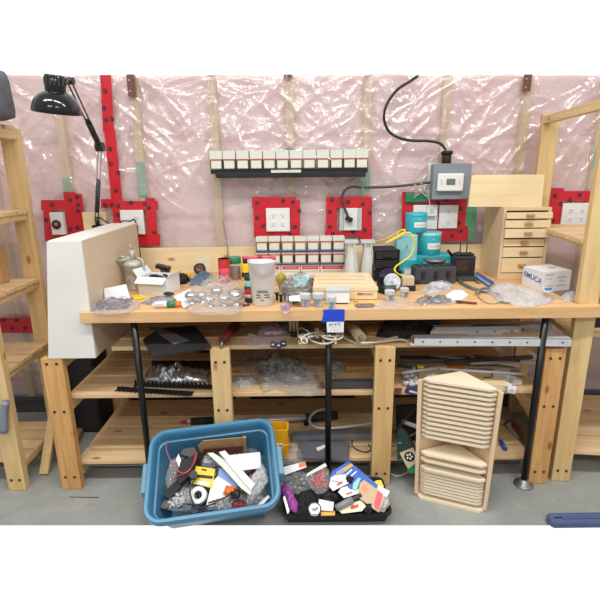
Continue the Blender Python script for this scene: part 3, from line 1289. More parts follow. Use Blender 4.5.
# leaning board, offcuts and black crate between left unit and rack
m = MB()
p0, p1 = onz(41, 478, .004), ony(52, 408, 2.25)
d = p1 - p0
Mx = Matrix.Translation((p0 + p1) / 2 + Vector((0, .03, .0))) @ d.to_track_quat('Z', 'Y').to_matrix().to_4x4()
m.box((0, 0, 0), (.045, .02, d.length), 0, None, .003)
m.v = [Mx @ p for p in m.v]
zmin = min(p.z for p in m.v)
m.v = [p + Vector((0, 0, .001 - zmin)) for p in m.v]
solo('leaning_board', m, 'pine_pale_z', 'narrow pine offcut leaning between the tall shelf and the low rack', 'board')
m = MB()
p0, p1 = onz(73, 446, .02), onz(84, 424, .02)
d = p1 - p0
m.box((0, 0, 0), (.03, d.length, .038), 0, None, .002)
Mx = Matrix.Translation((p0 + p1) / 2) @ Matrix.Rotation(-math.atan2(d.x, d.y), 4, 'Z')
m.v = [Mx @ p for p in m.v]
solo('floor_stick', m, 'dkwood', 'short brown stick lying on the floor beside the low rack', 'stick')
t = thing('storage_crate', 'black plastic crate standing behind the low rack end', 'crate', (-1.30, 2.58, 0))
m = MB()
m.shell(.24, .2, .02, [(.02, .001), (.004, .03), (0, .60), (-.008, .61), (-.008, .64), (.006, .64), (.014, .05)])
m.build('body', 'matteblack', t)
m = MB()
m.box((0, -.112, .58), (.1, .012, .02), 0, None, .004)
m.build('handle', 'black', t)

# plywood box standing at the bench end
zb = .6875
yf = 1.985
A = [ony(46, 241.5, yf), ony(82, 241.5, yf), ony(96.8, 357.6, yf), ony(50, 357.6, yf)]
yk = 2.68
xe = -.8945
m = MB()
zt_, zb_ = A[0].z, zb
xs = [A[0].x + .01, min(A[1].x, xe), min(A[2].x, xe), A[3].x]
vs = []
for y in (yf, yk):
    vs += [(xs[0], y, zt_), (xs[1], y, zt_), (xs[2], y, zb_), (xs[3], y, zb_)]
t = thing('plywood_box', 'tall plywood box with a white front at the bench end, below the lamp', 'box', (sum(xs) / 4, yf, zb_))
o = t.location
m.add([Vector(v) - o for v in vs], [(4, 5, 6, 7), (0, 4, 7, 3), (0, 1, 5, 4), (1, 2, 6, 5), (2, 3, 7, 6), (3, 2, 1, 0)])
m.build('carcass', 'plybox', t)
m = MB()
e = .001
m.add([Vector(v) - o for v in [(xs[0] - e, yf - .012, zt_ + e), (xs[1] + e, yf - .012, zt_ + e), (xs[2] + e, yf - .012, zb_), (xs[3] - e, yf - .012, zb_),
                               (xs[0] - e, yf, zt_ + e), (xs[1] + e, yf, zt_ + e), (xs[2] + e, yf, zb_), (xs[3] - e, yf, zb_)]],
      [(3, 2, 1, 0), (4, 5, 6, 7), (0, 1, 5, 4), (1, 2, 6, 5), (2, 3, 7, 6), (3, 0, 4, 7)])
q = m.build('front_panel', 'paintwhite', t)
q['label'] = 'off-white front panel'
m = MB()
m.box(((xs[0] + xs[1]) / 2 - o.x, (yk - yf) / 2, zt_ - o.z + .002), (xs[1] - xs[0], yk - yf - .004, .004))
q = m.build('top_panel', 'paintwhite', t)

# ---------------------------------------------------------------- desk lamp
t = thing('desk_lamp', 'black jointed desk lamp with a dome shade reaching over the plywood box', 'lamp', ony(97, 219, 2.70))
o = t.location
m = MB()
base = ony(97, 219, 2.70)
m.cyl(base + Vector((0, 0, -.045)), base + Vector((0, 0, .012)), .012, 0, 12)
m.box(base + Vector((0, .0, -.04)), (.05, .055, .014), 0, None, .003)
m.cyl(base + Vector((-.01, -.02, -.07)), base + Vector((-.01, -.02, -.045)), .007, 0, 10)
m.v = [p - o for p in m.v]
m.build('clamp', 'black', t)
el = ony(100, 147, 2.52)
lo = base + Vector((0, 0, .012))
m = MB()
side = Vector((.009, 0, 0))
for s in (-1, 1):
    m.tube([lo + side * s, el + side * s], .0035, 0, 6)
m.v = [p - o for p in m.v]
q = m.build('lower_arm', 'chrome', t)
m = MB()
k = (el - lo)
m.cyl(lo + k * .08, lo + k * .55, .0125, 0, 12)
m.v = [p - o for p in m.v]
m.build('spring', 'dkgrey', q)
hd = ony(69, 81, 2.10)
m = MB()
for s in (-1, 1):
    m.tube([el + side * s, hd + side * s], .0035, 0, 6)
m.v = [p - o for p in m.v]
q = m.build('upper_arm', 'black', t)
m = MB()
k = hd - el
m.cyl(el + k * .08, el + k * .42, .014, 0, 12)
m.cyl(el + k * .42, el + k * .47, .007, 0, 12)
m.v = [p - o for p in m.v]
m.build('spring', 'matteblack', q)
for p_, r_ in ((el, .022), (hd, .014)):
    m = MB()
    m.cyl(p_ + Vector((-.02, 0, 0)) - o, p_ + Vector((.02, 0, 0)) - o, r_, 0, 16)
    m.build('joint', 'black', t)
sh = ony(57, 113, 2.02)
rad = (ony(81, 113, 2.02).x - ony(35, 113, 2.02).x) / 2
hgt = ony(57, 92, 2.02).z - sh.z
Mx = Matrix.Translation(sh) @ Matrix.Rotation(R(8), 4, 'Y') @ Matrix.Rotation(R(7), 4, 'X')
m = MB()
prof = [(rad * .985, 0)]
out = [(rad * math.cos(PI / 2 * k / 9) ** .8, hgt * 1.08 * math.sin(PI / 2 * k / 9)) for k in range(8)]
prof = out + [(rad * .36, hgt * 1.08)]
inn = [(r_ * .965, z_ - .003 if z_ > .01 else z_) for r_, z_ in prof][::-1]
m.lathe(prof + inn + [prof[0]], 36, 0, Mx)
q = m
m.v = [p - o for p in m.v]
sd = m.build('shade', 'gloss', t)
m = MB()
zn = ony(57, 75, 2.02).z - sh.z
rn = (ony(66.5, 80, 2.02).x - ony(47, 80, 2.02).x) / 2
m.lathe([(rn * .96, hgt * .9), (rn, hgt * 1.1), (rn, zn - .004), (rn * .9, zn), (0, zn)], 28, 0, Mx)
m.v = [p - o for p in m.v]
m.build('socket_housing', 'gloss', t)
m = MB()
for k in range(16):
    a = 2 * PI * k / 16
    m.box((rn * math.cos(a), rn * math.sin(a), (hgt * 1.2 + zn) / 2), (.004, .004, (zn - hgt * 1.2) * .6), 0, Matrix.Rotation(a, 3, 'Z'))
m.v = [Mx @ p - o for p in m.v]
m.build('vent_slot', 'dkgrey', sd)
m = MB()
m.tube([hd, hd + (Mx @ Vector((rn, 0, (hgt * 1.1 + zn) / 2)) - hd) * 1.0], .006, 0, 8)
m.v = [p - o for p in m.v]
m.build('yoke', 'black', t)
m = MB()
m.ellipsoid(Mx @ Vector((0, 0, hgt * .35)), (.028, .028, .036))
m.v = [p - o for p in m.v]
m.build('bulb', 'paper', t)
pts = [ony(u, v, 2.68) for u, v in ((99, 217), (105, 221), (111, 224), (118, 224), (123, 221), (130, 221), (134, 219))]
m = MB()
m.tube([p - o for p in pts], .004, 0, 6, 6)
m.build('cord', 'black', t)
pts = [ony(u, v, 2.72) for u, v in ((134, 219), (137, 226), (138, 240), (140, 255), (141, 266))]
cable('hanging_cord', pts, .004, 'black', 'thin black cord hanging behind the spray gun to the outlet', 'cord')

# ------------------------------------------------------- box rows on bench
def box_row(zl, zh, seps, y, lid, who, tmpl=None):
    first = None
    n = len(seps) - 1
    t = thing('box_tray', 'blue edged tray holding the %s row of cream boxes' % who, 'tray', (ony(seps[0], 250, y).x, y, zl), None, 'blue trays under the cream boxes')
    xa, xb = ony(seps[0], 250, y).x, ony(seps[-1], 250, y).x
    m = MB()
    m.box(((xb - xa) / 2, .035, .004), (xb - xa, .085, .008), 0, None, .001)
    m.build('tray_base', 'paintwhite', t)
    m = MB()
    m.box(((xb - xa) / 2, -.008, .004), (xb - xa, .003, .0085))
    m.build('blue_edge', 'navy', t)
    for i in range(n):
        p, q = ony(seps[i], 250, y).x, ony(seps[i + 1], 250, y).x
        lab = 'cream parts box in the %s row on the bench, %s from the bucket side' % (who, ORD[i])
        loc = ((p + q) / 2, y, zl + .009)
        if first is None:
            first = parts_box(loc, q - p, zh - zl - .010, lid, lab, 'cream parts boxes stacked on the bench', .07)
        else:
            copy_thing(first, Matrix.Translation(loc), lab)


yb = 2.64
zz = [ony(300, v, yb).z for v in (264.5, 251.8, 236.8)]
sp = [256, 268, 281, 294, 306.8, 319.6, 332.2, 345]
box_row(zz[0], zz[1], sp, yb, .012, 'lower', None)
box_row(zz[1] + .001, zz[2], sp, yb, .026, 'upper', None)
ws = [258, 281, 300.5, 320, 345.5]
for i in range(4):
    p, q = ony(ws[i], 270, yb).x, ony(ws[i + 1], 270, yb).x
    w = q - p - .004
    hh = zz[0] - BZ - .0015
    t = thing('label_box', 'white box with a red label below the rows of cream boxes, %s from the bucket' % ORD[i], 'box', ((p + q) / 2, yb, BZ + .0007), None, 'red labelled boxes under the cream boxes')
    m = MB()
    m.box((0, .037, hh / 2), (w, .074, hh), 0, None, .003)
    m.build('body', 'paintwhite', t)
    m = MB()
    m.box((0, -.001, hh * .72), (w * .86, .002, hh * .26))
    squiggle(m, (0, -.0024, hh * .72), w * .6, hh * .1, 1, i, .0012)
    m.build('red_label', ['redink', 'cream'], t)
    m = MB()
    m.box((0, -.001, hh * .4), (w * .8, .002, hh * .12))
    m.build('printed_line', 'ltgrey', t)
# ============================================================ on the bench
def B(u, v):
    return onz(u, v, BZ + .0008)


def width(u0, u1, v, y):
    return ony(u1, v, y).x - ony(u0, v, y).x


def zat(u, v, y):
    return ony(u, v, y).z


def can(name, u, v, wpx, vtop, mat, label, cat, parts=(), group=None, z=None, ring=None, taper=1.0, n=24):
    # upright round container: base front edge at pixel (u,v), wpx wide, top of the front at vtop
    z0 = BZ + .0008 if z is None else z
    p = onz(u, v, z0)
    r = (ony(u + wpx / 2, v, p.y).x - ony(u - wpx / 2, v, p.y).x) / 2
    h = zat(u, vtop, p.y) - z0
    c = Vector((p.x, p.y + r, z0))
    t = thing(name, label, cat, c, None, group)
    m = MB()
    r2 = r * taper
    m.lathe([(r * .96, 0), (r, .003), (r2, h - .003), (r2 * .96, h)], n)
    m.build('body', mat, t)
    for nm, f0, f1, k, mt in parts:
        m = MB()
        ra = r + (r2 - r) * f0
        rb = r + (r2 - r) * f1
        m.lathe([(ra * k * .98, h * f0), (ra * k, h * f0 + .0008), (rb * k, h * f1 - .0008), (rb * k * .98, h * f1)], n)
        m.build(nm, mt, t)
    return t, r, h


def wrap_label(t, r, z0, z1, a0, a1, mat, mark=None, name='label', seed=0):
    m = MB()
    vs, fs = [], []
    n = 10
    for k in range(n + 1):
        a = R(a0 + (a1 - a0) * k / n)
        for z in (z0, z1):
            vs.append((r * math.sin(a), -r * math.cos(a), z))
    fs = [(2 * k, 2 * k + 2, 2 * k + 3, 2 * k + 1) for k in range(n)]
    m.add(vs, fs)
    mats = [mat]
    if mark:
        r2 = random.Random(seed)
        pts = []
        for k in range(12):
            a = R(a0 + (a1 - a0) * (.15 + .7 * k / 11))
            pts.append(((r + .0008) * math.sin(a), -(r + .0008) * math.cos(a), (z0 + z1) / 2 + (z1 - z0) * (.16 if k % 2 else -.16) * r2.uniform(.5, 1)))
        m.tube(pts, .0014, 1, 5)
        mats.append(mark)
    return m.build(name, mats, t)


# --- left end
bag('hardware_bag', [(89, 308), (92, 303), (106, 299.5), (125, 299), (141, 300), (139, 306), (128, 311), (112, 312.4), (93, 312)], BP, .03, 'bagpink',
    'clear bag of dark hardware lying at the left bench corner in front of the paper', 'bag', ('indigo', .8), 1)
pl = (onz(104, 302, BZ + .003), Vector((.1, -.86, .5)).normalized())
slab('folded_paper', [(104, 288.5), (126, 284), (130.5, 299), (105, 300.5)], pl, .003, 'paper', 'white folded paper propped up behind the bag of dark hardware', 'paper')

# spray gun
p = B(132, 291)
t = thing('spray_gun', 'spray gun with an aluminium cup standing against the plywood box', 'spray gun', (p.x, p.y + .05, BZ + .0008))
r = width(123, 141.5, 280, p.y) / 2
h = zat(132, 268, p.y) - BZ
m = MB()
m.lathe([(r * .9, 0), (r * .97, .006), (r * .97, h - .012), (r * 1.05, h - .01), (r * 1.05, h), (r * .9, h + .004)], 28)
m.build('cup', 'galv', t)
m = MB()
m.lathe([(r * 1.08, h - .004), (r * 1.08, h + .018), (r * .7, h + .03), (r * .35, h + .034), (r * .35, h + .05)], 28)
m.build('lid', 'gunmetal', t)
m = MB()
m.cyl((0, 0, h + .03), (.004, 0, h + .085), .02, 0, 16, .014)
m.cyl((.004, 0, h + .085), (-.004, 0, h + .115), .006, 0, 10, .003)
m.cyl((-.005, -.01, h + .042), (-.066, -.03, h + .03), .013, 0, 14)
m.cyl((-.02, -.02, h + .045), (-.05, -.03, h + .055), .008, 0, 10)
m.tube([(.03, -.005, h + .04), (.055, -.01, h + .03), (.06, -.02, h + .0), (.058, -.02, h - .05)], .006, 0, 8, 5)
m.build('gun_body', 'gunmetal', t)
m = MB()
m.cyl((-.066, -.03, h + .03), (-.084, -.036, h + .026), .012, 0, 14)
m.build('nozzle', 'black', t)
m = MB()
m.tube([(r * 1.1, -.01, h - .01), (r * 1.35, -.012, h - .02), (r * 1.3, -.012, h * .5), (r * 1.02, -.01, h * .4)], .003, 0, 6, 5)
m.build('clamp_lever', 'alu', t)

# white open box with black foam
p = B(158, 297)
t = thing('open_box', 'open white cardboard box with black cable inside, beside the spray gun', 'box', B(160, 291), R(-14))
m = MB()
W, D, Hh = .155, .13, .082
for c, s in (((0, 0, .002), (W, D, .004)), ((0, -D / 2, Hh / 2), (W, .003, Hh)), ((0, D / 2, Hh / 2), (W, .003, Hh)), ((-W / 2, 0, Hh / 2), (.003, D, Hh)), ((W / 2, 0, Hh / 2), (.003, D, Hh))):
    m.box(c, s)
m.build('body', 'paper', t)
for nm, c, s, ro in (('flap', (-W / 2 - .012, 0, Hh + .018), (.045, D, .002), Matrix.Rotation(R(55), 3, 'Y')), ('flap', (W / 2 + .014, 0, Hh + .012), (.045, D, .002), Matrix.Rotation(R(-40), 3, 'Y')),
                     ('flap', (0, -D / 2 - .016, Hh - .01), (W, .045, .002), Matrix.Rotation(R(35), 3, 'X'))):
    m = MB()
    m.box(c, s, 0, ro)
    m.build(nm, 'paper', t)
tb = t
m = MB()
for k in range(5):
    a = .5 * k
    m.tube([Vector((.045 * math.cos(q * .7 + a), .03 * math.sin(q * .7 + a), .05 + .006 * k + .004 * math.sin(q))) for q in range(9)], .006, 0, 6, 3)
m.v = [t.matrix_world @ q for q in m.v]
solo('coiled_cable', m, 'black', 'black cable coiled inside the open white box', 'cable')
slab('yellow_card', [(131, 296), (141, 294), (146, 297.5), (134, 299.5)], BP, .003, 'yellow', 'small yellow card lying in front of the spray gun', 'card', None, .002)
bag('flat_pouch', [(140, 303), (150, 297.5), (168, 296), (177, 299), (170, 302), (152, 304.5)], BP, .012, 'foil', 'flat grey pouch in front of the open white box', 'pouch', None, 3)
m = MB()
m.ellipsoid(B(169, 296.5) + Vector((0, 0, .014)), (.03, .012, .01), 0, 12, Matrix.Rotation(R(-20), 3, 'Z'), .2)
solo('dark_stopper', m, 'dkgreen', 'small dark green stopper lying on the flat grey pouch', 'stopper')

# glue marker
a, b = B(155, 307.8), B(181, 307)
rr = .0145
o = (a + b) / 2
t = thing('glue_stick', 'white and teal glue tube with an orange cap at the bench front', 'glue stick', (o.x, o.y, BZ + .0008))
d = (b - a)
for nm, f0, f1, mt, k in (('body', 0, .48, 'white', 1), ('sleeve', .48, .8, 'green', 1.01), ('cap', .8, 1, 'orange', .96)):
    m = MB()
    m.cyl(a + d * f0 - o + Vector((0, 0, rr)), a + d * f1 - o + Vector((0, 0, rr)), rr * k, 0, 20)
    g = m.build(nm, mt, t)
m = MB()
for k in range(3):
    squiggle(m, a + d * .24 - o + Vector((0, -rr - .0004, rr + .006 - .006 * k)), .035, .002, 0, k, .0006)
m.build('printed_line', 'greyink', t)
slab('white_card', [(173.5, 296.5), (190, 288.5), (197, 300), (184, 308)], BP, .002, 'paper', 'white card lying beside the glue tube, half under the bag of knobs', 'card', None, .004)

# chrome knobs in a clear bag
bag('knob_bag', [(185, 308), (184, 300), (200, 291), (205, 283), (226, 279), (243, 284), (246, 300), (238, 309), (212, 310.5)], BP, .075, 'bag',
    'clear plastic bag spread over the chrome knobs at the bench front', 'bag', None, 8)
kn = None
for i, (u, v, s) in enumerate(((191.5, 303.5, .027), (202, 302, .024), (210, 306.5, .024), (217, 299, .029), (224, 306, .026), (236, 305.5, .036))):
    p = B(u, v)
    lab = 'chrome cabinet knob in the clear bag, %s counting from the white card' % ORD[i]
    Mx = Matrix.Translation((p.x, p.y, BZ + .001)) @ Matrix.Diagonal((s / .0195,) * 3 + (1,))
    if kn is None:
        kn = thing('cabinet_knob', lab, 'knob', (0, 0, 0), None, 'chrome knobs in the clear bag')
        kn.matrix_world = Mx
        m = MB()
        m.lathe([(.013, 0), (.013, .003), (.007, .006), (.006, .014)], 20)
        m.build('stem', 'chrome', kn)
        m = MB()
        m.ellipsoid((0, 0, .027), (.021, .021, .015), 0, 20)
        m.build('head', 'chrome', kn)
    else:
        copy_thing(kn, Mx, lab)

# behind: bracket, tape roll, blue pouch, small yellow roll
m = MB()
p = B(166, 283)
m.box(p + Vector((0, .02, .045)), (.05, .014, .09), 0, Matrix.Rotation(R(-12), 3, 'Y'), .004)
m.box(p + Vector((-.01, .01, .085)), (.075, .05, .02), 1, Matrix.Rotation(R(15), 3, 'Y'), .003)
m.box(p + Vector((.03, .0, .02)), (.09, .05, .03), 0, Matrix.Rotation(R(10), 3, 'Z'), .005)
solo('metal_bracket', m, ['steel', 'black'], 'grey metal bracket standing behind the open white box', 'bracket')
m = MB()
p = B(177, 283)
m.ellipsoid(p + Vector((0, .02, .025)), (.055, .03, .024), 0, 14, None, .5, 2)
m.ellipsoid(p + Vector((.03, -.01, .016)), (.03, .03, .016), 0, 12, None, .5, 4)
solo('black_cloth', m, 'blackcloth', 'crumpled black cloth beside the open white box', 'cloth')


def ring(name, c, ro, ri, h, mat, label, cat, rot=None, core=None, group=None):
    t = thing(name, label, cat, c, rot, group)
    m = MB()
    m.lathe([(ri, 0), (ro, 0), (ro, h), (ri, h), (ri, 0)], 32, 0, None, False)
    m.build('roll', mat, t)
    if core:
        m = MB()
        m.lathe([(ri * .88, .0005), (ri * .995, .0005), (ri * .995, h - .0005), (ri * .88, h - .0005), (ri * .88, .0005)], 28, 0, None, False)
        m.build('core', core, t)
    return t


ring('tape_roll', B(199, 278) + Vector((0, .04, .04)), .034, .018, .018, 'matteblack', 'black tape roll leaning on the wall board behind the blue cloth', 'tape', Matrix.Rotation(R(50), 3, 'X'), 'cardboard')
ring('tape_roll', B(187.5, 278) + Vector((0, .01, .012)), .018, .009, .03, 'yellow', 'small yellow tape roll beside the crumpled black cloth', 'tape', Matrix.Rotation(R(80), 3, 'X'), None)
bag('folded_cloth', [(189, 284), (195, 277), (203, 273), (213, 274), (212, 279), (205, 285)], BP, .03, 'denim', 'folded blue-grey cloth lying in front of the black tape roll', 'cloth', None, 12, crinkle=.6)
a, b = ony(197, 256, 2.752), ony(211, 272, 2.752)
m = MB()
m.box(((a.x + b.x) / 2, 2.7525, (a.z + b.z) / 2), (b.x - a.x, .001, a.z - b.z), 0, Matrix.Rotation(R(-4), 3, 'Y'))
for k in range(14):
    m.box((a.x + (b.x - a.x) * rnd.uniform(.15, .85), 2.7518, b.z + (a.z - b.z) * rnd.uniform(.1, .9)), (.004, .0006, .004), 1)
solo('paper_note', m, ['flyer', 'ltteal'], 'small pale paper dotted green, stuck to the wall board above the blue cloth', 'paper')
cable('thin_wire', [ony(u, v, 2.745) for u, v in ((222, 219), (224.5, 228), (226.5, 240), (228, 256), (228.5, 268))], .0024, 'steel', 'thin bent wire rising up the wall behind the red can', 'wire')

# cans and jars left of the bucket
t, r, h = can('red_can', 224, 283.5, 11.5, 259.5, 'red', 'small red tin can behind the bag of chrome knobs', 'can', (('rim', .94, 1.0, 1.03, 'red'), ('band', .3, .62, 1.004, 'pinkcard')))
t, r, h = can('glass_jar', 234, 280, 13, 263, 'glass', 'clear jar with a green lid and brown contents beside the red can', 'jar', (('contents', .03, .7, .94, 'brown'), ('lid', .93, 1.28, 1.08, 'green')))
t, r, h = can('yellow_bottle', 245.5, 281, 8, 264, 'yellow', 'yellow and black bottle between the green jar and the frosted bucket', 'bottle', (('cap', .98, 1.25, .6, 'black'), ('label', .2, .5, 1.01, 'ink')))
t, r, h = can('green_can', 248.5, 290, 9, 277, 'dkgreen', 'dark green tin beside the frosted bucket, behind the red and green tin', 'can', (('label', .25, .7, 1.01, 'ltteal'),))
t, r, h = can('spice_tin', 249, 303, 9.5, 289, 'dkgreen', 'red and green tin at the foot of the frosted bucket', 'can', (('label', .3, .96, 1.01, 'red'), ('emblem', .35, .6, 1.02, 'pinkpack')))

# frosted bucket
p = B(262.5, 307)
z0 = BZ + .0008
r1 = width(252, 274, 305, p.y) / 2
r2 = width(248.5, 277, 266, p.y) / 2
h = zat(262, 259.5, p.y + .06) - z0
t = thing('plastic_bucket', 'frosted clear plastic bucket with printed marks at the bench front', 'bucket', (p.x, p.y + r1, z0))
m = MB()
m.lathe([(r1 * .95, 0), (r1, .004), (r2, h * .96), (r2 * 1.05, h * .96), (r2 * 1.05, h), (r2 * .98, h), (r1 * .97, .006), (0, .006)], 36)
m.build('body', 'bucket', t)
m = MB()
for k, (zz_, w_, dx) in enumerate(((.36, .045, 0), (.33, .05, .003), (.27, .02, -.018), (.27, .022, .02), (.21, .018, -.016), (.21, .02, .021), (.15, .012, 0))):
    rr_ = r1 + (r2 - r1) * zz_ + .0008
    pts = [(dx + w_ * (q / 5 - .5), -math.sqrt(max(1e-6, rr_ ** 2 - (dx + w_ * (q / 5 - .5)) ** 2)), h * zz_) for q in range(6)]
    m.tube(pts, .0016 if k < 2 else .0024, 0, 5)
m.build('printed_marks', 'dkgrey', t)
m = MB()
o = Vector((p.x, p.y + r1 * 1.2, z0 + h))
for k, (u0, v0, u1, v1, rr_) in enumerate(((242, 260.5, 262, 259.5, .007), (258, 259.5, 276, 263, .007), (272, 262.5, 276, 264, .012))):
    q0, q1 = ony(u0, v0, p.y + r1), ony(u1, v1, p.y + r1)
    zt0 = z0 + h + .014
    m.cyl(Vector((q0.x, q0.y, max(q0.z, zt0 - .002))), Vector((q1.x, q1.y, max(q1.z, zt0 - .002))), rr_, 0, 14)
solo('pink_tube', m, 'pinkcard', 'dusty pink plastic tube lying across the top of the frosted bucket', 'tube')
# foil bag of hardware behind
bag('hardware_bag', [(278, 292), (286, 284), (297, 278), (312, 276), (314, 290), (312, 297), (296, 301), (284, 299)], BP, .075, 'wrap', 'grey wrapped hardware bag with a green label beside the frosted bucket', 'bag', ('steel', .9), 21, 0, .35, None,
    [])
pl = (B(300, 292) + Vector((0, 0, .06)), Vector((-.15, -.75, .64)).normalized())
slab('green_label_card', [(288, 288), (296, 276), (311, 274), (305, 286)], pl, .001, 'ltteal', 'pale green card lying on the grey wrapped hardware bag', 'card', None, .012)
m = MB()
m.ellipsoid(B(281, 285) + Vector((0, 0, .035)), (.028, .028, .03), 0, 16, None, .15)
solo('olive_ball', m, 'olive', 'round olive plastic ball between the frosted bucket and the grey bag', 'ball')
for i, (u, v) in enumerate(((277, 300), (281, 302), (285, 300.5), (289, 302))):
    p = B(u, v)
    m = MB()
    m.cyl(p + Vector((0, 0, .0)), p + Vector((0, 0, .03)), .006, 0, 10)
    m.cyl(p + Vector((0, 0, .03)), p + Vector((0, 0, .036)), .011, 0, 12)
    solo('upright_bolt', m, 'blackmetal', 'short dark bolt standing in front of the grey hardware bag, %s from the bucket' % ORD[i], 'bolt', None, 'dark bolts beside the bucket')
bag('pink_packet', [(279, 307), (284, 302), (290, 305), (291, 311), (284, 313.5)], BP, .014, 'bagpink', 'small pinkish clear packet at the bench edge below the frosted bucket', 'packet', ('pinkpack', .6), 30)
slab('white_strip', [(289, 296), (300, 295), (301, 300), (289, 300)], BP, .006, 'paper', 'short white strip in front of the grey hardware bag', 'strip', None, .03)


def fitting(u, v, wpx, vtop, label, rot=0):
    p = B(u, v)
    w = width(u - wpx / 2, u + wpx / 2, v, p.y) / 2
    h = zat(u, vtop, p.y) - BZ
    t = thing('plastic_fitting', label, 'fitting', (p.x, p.y + w, BZ + .0008), R(rot), 'grey plastic fittings along the bench front')
    m = MB()
    m.lathe([(w * .72, 0), (w * .78, .003), (w * .82, h * .62)], 6, 0, None, False)
    m.build('socket', 'galv', t)
    m = MB()
    m.lathe([(w, h * .62), (w * 1.04, h * .66), (w * 1.04, h * .97), (w * .9, h)], 8, 0, None, False)
    m.build('collar', 'ltgrey', t)
    m = MB()
    for k in range(5):
        squiggle(m, (rnd.uniform(-.2, .2) * w, -w * .74, h * (.12 + .1 * k)), w * .8, .003, 0, k, .0009)
    m.build('mark', 'blueink', t)


fitting(305.5, 308, 11, 295, 'small pale grey fitting at the bench edge nearest the frosted bucket', 8)
fitting(318.5, 308, 12.5, 294.5, 'second pale grey fitting from the frosted bucket, beside the white box', -8)
fitting(332, 310.5, 9, 297.5, 'pale grey fitting standing just above the blue tape', 3)
fitting(390.5, 302, 10.5, 291.5, 'pale grey fitting at the bench front below the round grey disc', 12)
fitting(405, 298, 9, 289, 'pale grey fitting to the side of the grey disc, below the tan block', 25)

# white box with grey lid
p = B(338, 304)
w = width(326.5, 350, 300, p.y)
hh = zat(338, 292.5, p.y) - BZ
t = thing('small_box', 'small white box with a grey lid in front of the wooden case', 'box', (p.x, p.y + .03, BZ + .0008), R(-2))
m = MB()
m.box((0, 0, hh / 2), (w, .06, hh), 0, None, .003)
m.build('body', 'paper', t)
m = MB()
m.box((0, 0, hh + .006), (w + .004, .064, .014), 0, None, .003)
m.build('lid', 'ltgrey', t)
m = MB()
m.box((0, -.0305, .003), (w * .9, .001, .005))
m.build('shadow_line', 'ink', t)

# wooden case
t = thing('wooden_case', 'wide pale wooden case with small black lettering on the front', 'case', B(345, 299.8), R(-3))
p = t.location
W = width(315, 379, 298, p.y)
hh = zat(362, 290, p.y) - BZ
D = .33
t.location = (ony(347, 298, p.y).x, p.y + D / 2, BZ + .0008)
m = MB()
m.box((0, 0, hh / 2 - .002), (W, D, hh - .006), 0, None, .004)
m.build('body', 'bamboo', t)
m = MB()
m.prism([(-W / 2 - .002, -D / 2 - .002), (W / 2 + .002, -D / 2 - .002), (W / 2 - .012, D / 2), (-W / 2 + .01, D / 2)], hh - .004, hh + .012)
m.build('lid', 'bamboo', t)
m = MB()
for k in range(3):
    m.box((-W * .05, -D * .25 + k * .08, hh + .0125), (W * .8, .003, .001))
m.build('groove', 'cardboard', t)
m = MB()
squiggle(m, (W * .33, -D / 2 - .003, hh * .62), .06, .005, 0, 3, .0014)
squiggle(m, (W * .22, -D / 2 - .003, hh * .62), .02, .012, 0, 5, .0014)
m.build('lettering', 'ink', t)

# upright tapered brackets
for i, (u0, u1, ut) in enumerate(((345.5, 356.5, 351), (361.5, 374, 367.5))):
    y = 2.53
    xb0, xb1, xt = ony(u0, 276, y).x, ony(u1, 276, y).x, ony(ut, 246, y).x
    zt1 = ony(ut, 243, y).z
    t = thing('shelf_bracket', ('tall tapered white metal bracket standing behind the wooden case beside the box rows', 'tall tapered white metal bracket standing behind the wooden case beside the black organiser')[i], 'bracket', ((xb0 + xb1) / 2, y, BZ + .0008), None, 'white tapered brackets')
    o = t.location
    hb = zt1 - BZ
    wt = (xb1 - xb0) * .34
    m = MB()
    m.prism([(xb0 - o.x, 0), (xb1 - o.x, 0), (xt + wt / 2 - o.x, hb), (xt - wt / 2 - o.x, hb)], -.012, .012, 0, FM)
    m.build('web', 'white', t)
    m = MB()
    m.prism([(xb0 - .012 - o.x, 0), (xb0 - o.x, 0), (xt - wt / 2 - o.x, hb), (xt - wt / 2 - .006 - o.x, hb)], -.03, .03, 0, FM)
    m.prism([(xb1 - o.x, 0), (xb1 + .014 - o.x, 0), (xt + wt / 2 + .007 - o.x, hb), (xt + wt / 2 - o.x, hb)], -.03, .03, 0, FM)
    m.build('flange', 'ltgrey', t)
    m = MB()
    m.box((xt - o.x, 0, hb + .008), (.075, .06, .016), 0, None, .003)
    m.build('foot_plate', 'ltgrey', t)

# black organisers
y = 2.50
mb = None
t = thing('drawer_organiser', 'black plastic drawer organiser behind the wooden case, beside the white brackets', 'organiser', (ony(385, 270, y).x, y + .07, BZ + .0008), R(4))
W = width(373, 398, 270, y)
hh = zat(385, 250, y) - BZ
m = MB()
for k in range(2):
    m.box(((k * 2 - 1) * W / 2, 0, hh / 2), (.006, .16, hh), 0, None, .002)
for k in range(4):
    m.box((0, 0, .004 + (hh - .008) * k / 3), (W, .16, .006), 0, None, .002)
m.box((0, .078, hh / 2), (W, .004, hh))
m.build('frame', 'matteblack', t)
for k in range(3):
    m = MB()
    m.box((0, -.006 - .02 * (k == 0), .009 + (hh - .008) * (k + .45) / 3), (W - .016, .15, (hh / 3) * .7), 0, None, .003)
    m.box((0, -.086 - .02 * (k == 0), .005 + (hh - .008) * (k + .45) / 3), (W * .3, .012, .01), 0, None, .003)
    m.build('drawer', ['black', 'matteblack', 'matteblack'][k], t)
slab('battery_tray', [(377, 286), (377, 277), (396, 273), (398, 283), (392, 291)], zplane(BZ + .03), .03, 'black', 'black ribbed plastic tray in front of the black organiser', 'tray', None, -.029)
m = slab_mb([(379, 275), (384, 268.5), (397, 268), (395, 275)], zplane(BZ + .062), .012)
for k in range(6):
    slab_mb([(381 + k * 2.4, 273.5), (385 + k * 2, 269.5), (386 + k * 2, 269.5), (382.2 + k * 2.4, 273.5)], zplane(BZ + .074), .002, 1, m)
